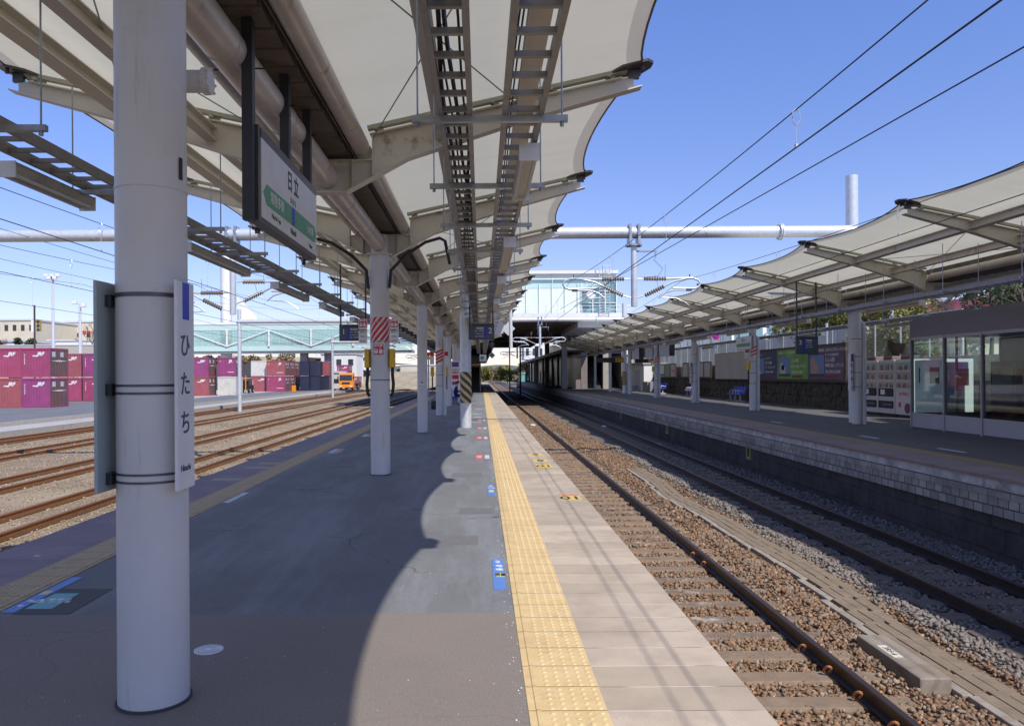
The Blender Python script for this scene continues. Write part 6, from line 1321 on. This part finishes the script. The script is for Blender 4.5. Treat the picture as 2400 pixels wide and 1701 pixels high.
block('cream flat roofed building with rows of windows at the far left', -116, -99.5, 172, 20, 4, 14.4, M_bcream, 3, 9, 1.3)
t = block('cream building with red lettering behind the bare trees', -102.5, -84, 190, 20, 4, 15.2, M_bcream, 2, 8, 1.0); text(t, '車検センター 茨城', 1.0, (-94, 189.9, 12.6), FX, FZ, M_red, bold=.03); MB().box(-99, -84, 189.7, 190, 7.4, 9.2).build('green_band', M_green_glass, t)
block('white low house between the two cream buildings', -90, -80, 160, 10, 4, 9.2, M_bwhite, 1, 4); block('long white building with a strip of small windows above the bank', -52, -26, 186, 12, 3, 9.6, M_bwhite, 1, 7, .7); block('plain white two storey house behind the orange truck', -33.2, -25.8, 160, 9, -1, 6.1, M_bwhite, 2, 3, 1.3); block('white shed in front of the plain white house', -29.6, -26.6, 150, 5, GZ, 2.2, M_contw, 1, 1, .8, 'yard_shed')
block('grey roofed house left of the signal pole', -99, -88, 150, 9, 4, 8.6, M_bwhite, 1, 3); block('pale house beyond the masts', -80, -70, 168, 9, 5, 11.2, M_bcream, 2, 4)
block('white apartment block seen under the station', 13.5, 24, 240, 15, 6.4, 20, M_bwhite, 4, 5, 2.2); block('low plain grey building left of the far tracks', -24, -10, 230, 12, -1, 4.5, M_bcream, 1, 3)
m = MB(); vs = []; fs = []
for j, (yy, zz) in enumerate(((150, -1.2), (175, .6), (205, 2.4), (228, 2.6))):
    for x in np.linspace(-30, -5.5, 24): vs.append((x, yy, zz * (.4 + .6 * min(1, (-5.5 - x) / 8)) + random.uniform(-.15, .25)))
for j in range(3):
    for i in range(23): fs.append((j * 24 + i, j * 24 + i + 1, (j + 1) * 24 + i + 1, (j + 1) * 24 + i))
struct('dry_bank', m.add(vs, fs), mat('dry_bank', (.36, .30, .19), .9))
m = MB(); m.tube([(-54.2, 150, 4), (-54.2, 150, 17.5)], .25, 6); m.tube([(-50.0, 150, 4), (-50, 150, 17.5)], .25, 6); [m.bar((-54.2, 150, z), (-50, 150, z + 2), .2, .2) for z in (8, 10.5, 13)]; m.bar((-54.4, 150, 17.4), (-49.8, 150, 17.4), .4, .4)
for i, (x, y, h) in enumerate(((-73, 146, 8.5), (-69.5, 150, 8), (-77, 152, 7), (-92, 150, 6), (-52, 156, 6), (-38, 157, 5.5))): bare('%s bare tree from the left, behind the containers' % ORD[[2, 3, 1, 0, 4, 5][i]], x, y, 4.2, h)
for i, x in enumerate((-97.5, -94.5, -88.0)): tree(['rust coloured autumn tree at the far left', 'rust coloured autumn tree second from the left edge', 'dark green autumn tree beside the signal pole'][i], x, 148, 3.5, 5.5, 2.0, M_leafr if i < 2 else M_leafd, 1500, .3, grp='autumn trees')
for i in range(14):
    x = random.uniform(-14, 24); y = random.uniform(230, 330); tree('far tree at the end of the tracks', x, y, -1.5, random.uniform(4, 7), 3.4, random.choice((M_leafo, M_leafb, M_leafb)), 900, .5, grp='far trees at the end of the tracks')
tag(leaves([(random.uniform(-170, 170), random.uniform(360, 420), random.uniform(0, 3), random.uniform(2.5, 4.5)) for _ in range(150)], 9000, 1.2).build('far_wood', M_leafo), kind='stuff')
m = MB(); vs = []; fs = []; xs = np.linspace(-900, 900, 90)
for j, (yy, h) in enumerate(((430, 0), (700, 8), (1500, 26), (1600, 0))):
    for x in xs: vs.append((x, yy, -2 + h * (.6 + .4 * math.sin(x * .008 + j)) * (.8 + .2 * math.sin(x * .031))))
for j in range(3):
    for i in range(89): fs.append((j * 90 + i, j * 90 + i + 1, (j + 1) * 90 + i + 1, (j + 1) * 90 + i))
struct('hill', m.add(vs, fs), mat('far_hill', (.12, .13, .09), .9, var=.2, scale=.02))
t = thing('trackside_hut', 'small turquoise hut beside the far tracks', 'hut', (9.5, 178, 0)); MB().box(9.0, 10.2, 178, 182, -1.2, 1.9).build('wall', flat('turquoise', (.16, .45, .40), .5), t); MB().box(8.9, 10.3, 177.8, 182.2, 1.9, 2.05).build('roof', M_bwhite, t)
bpy.context.view_layer.update()
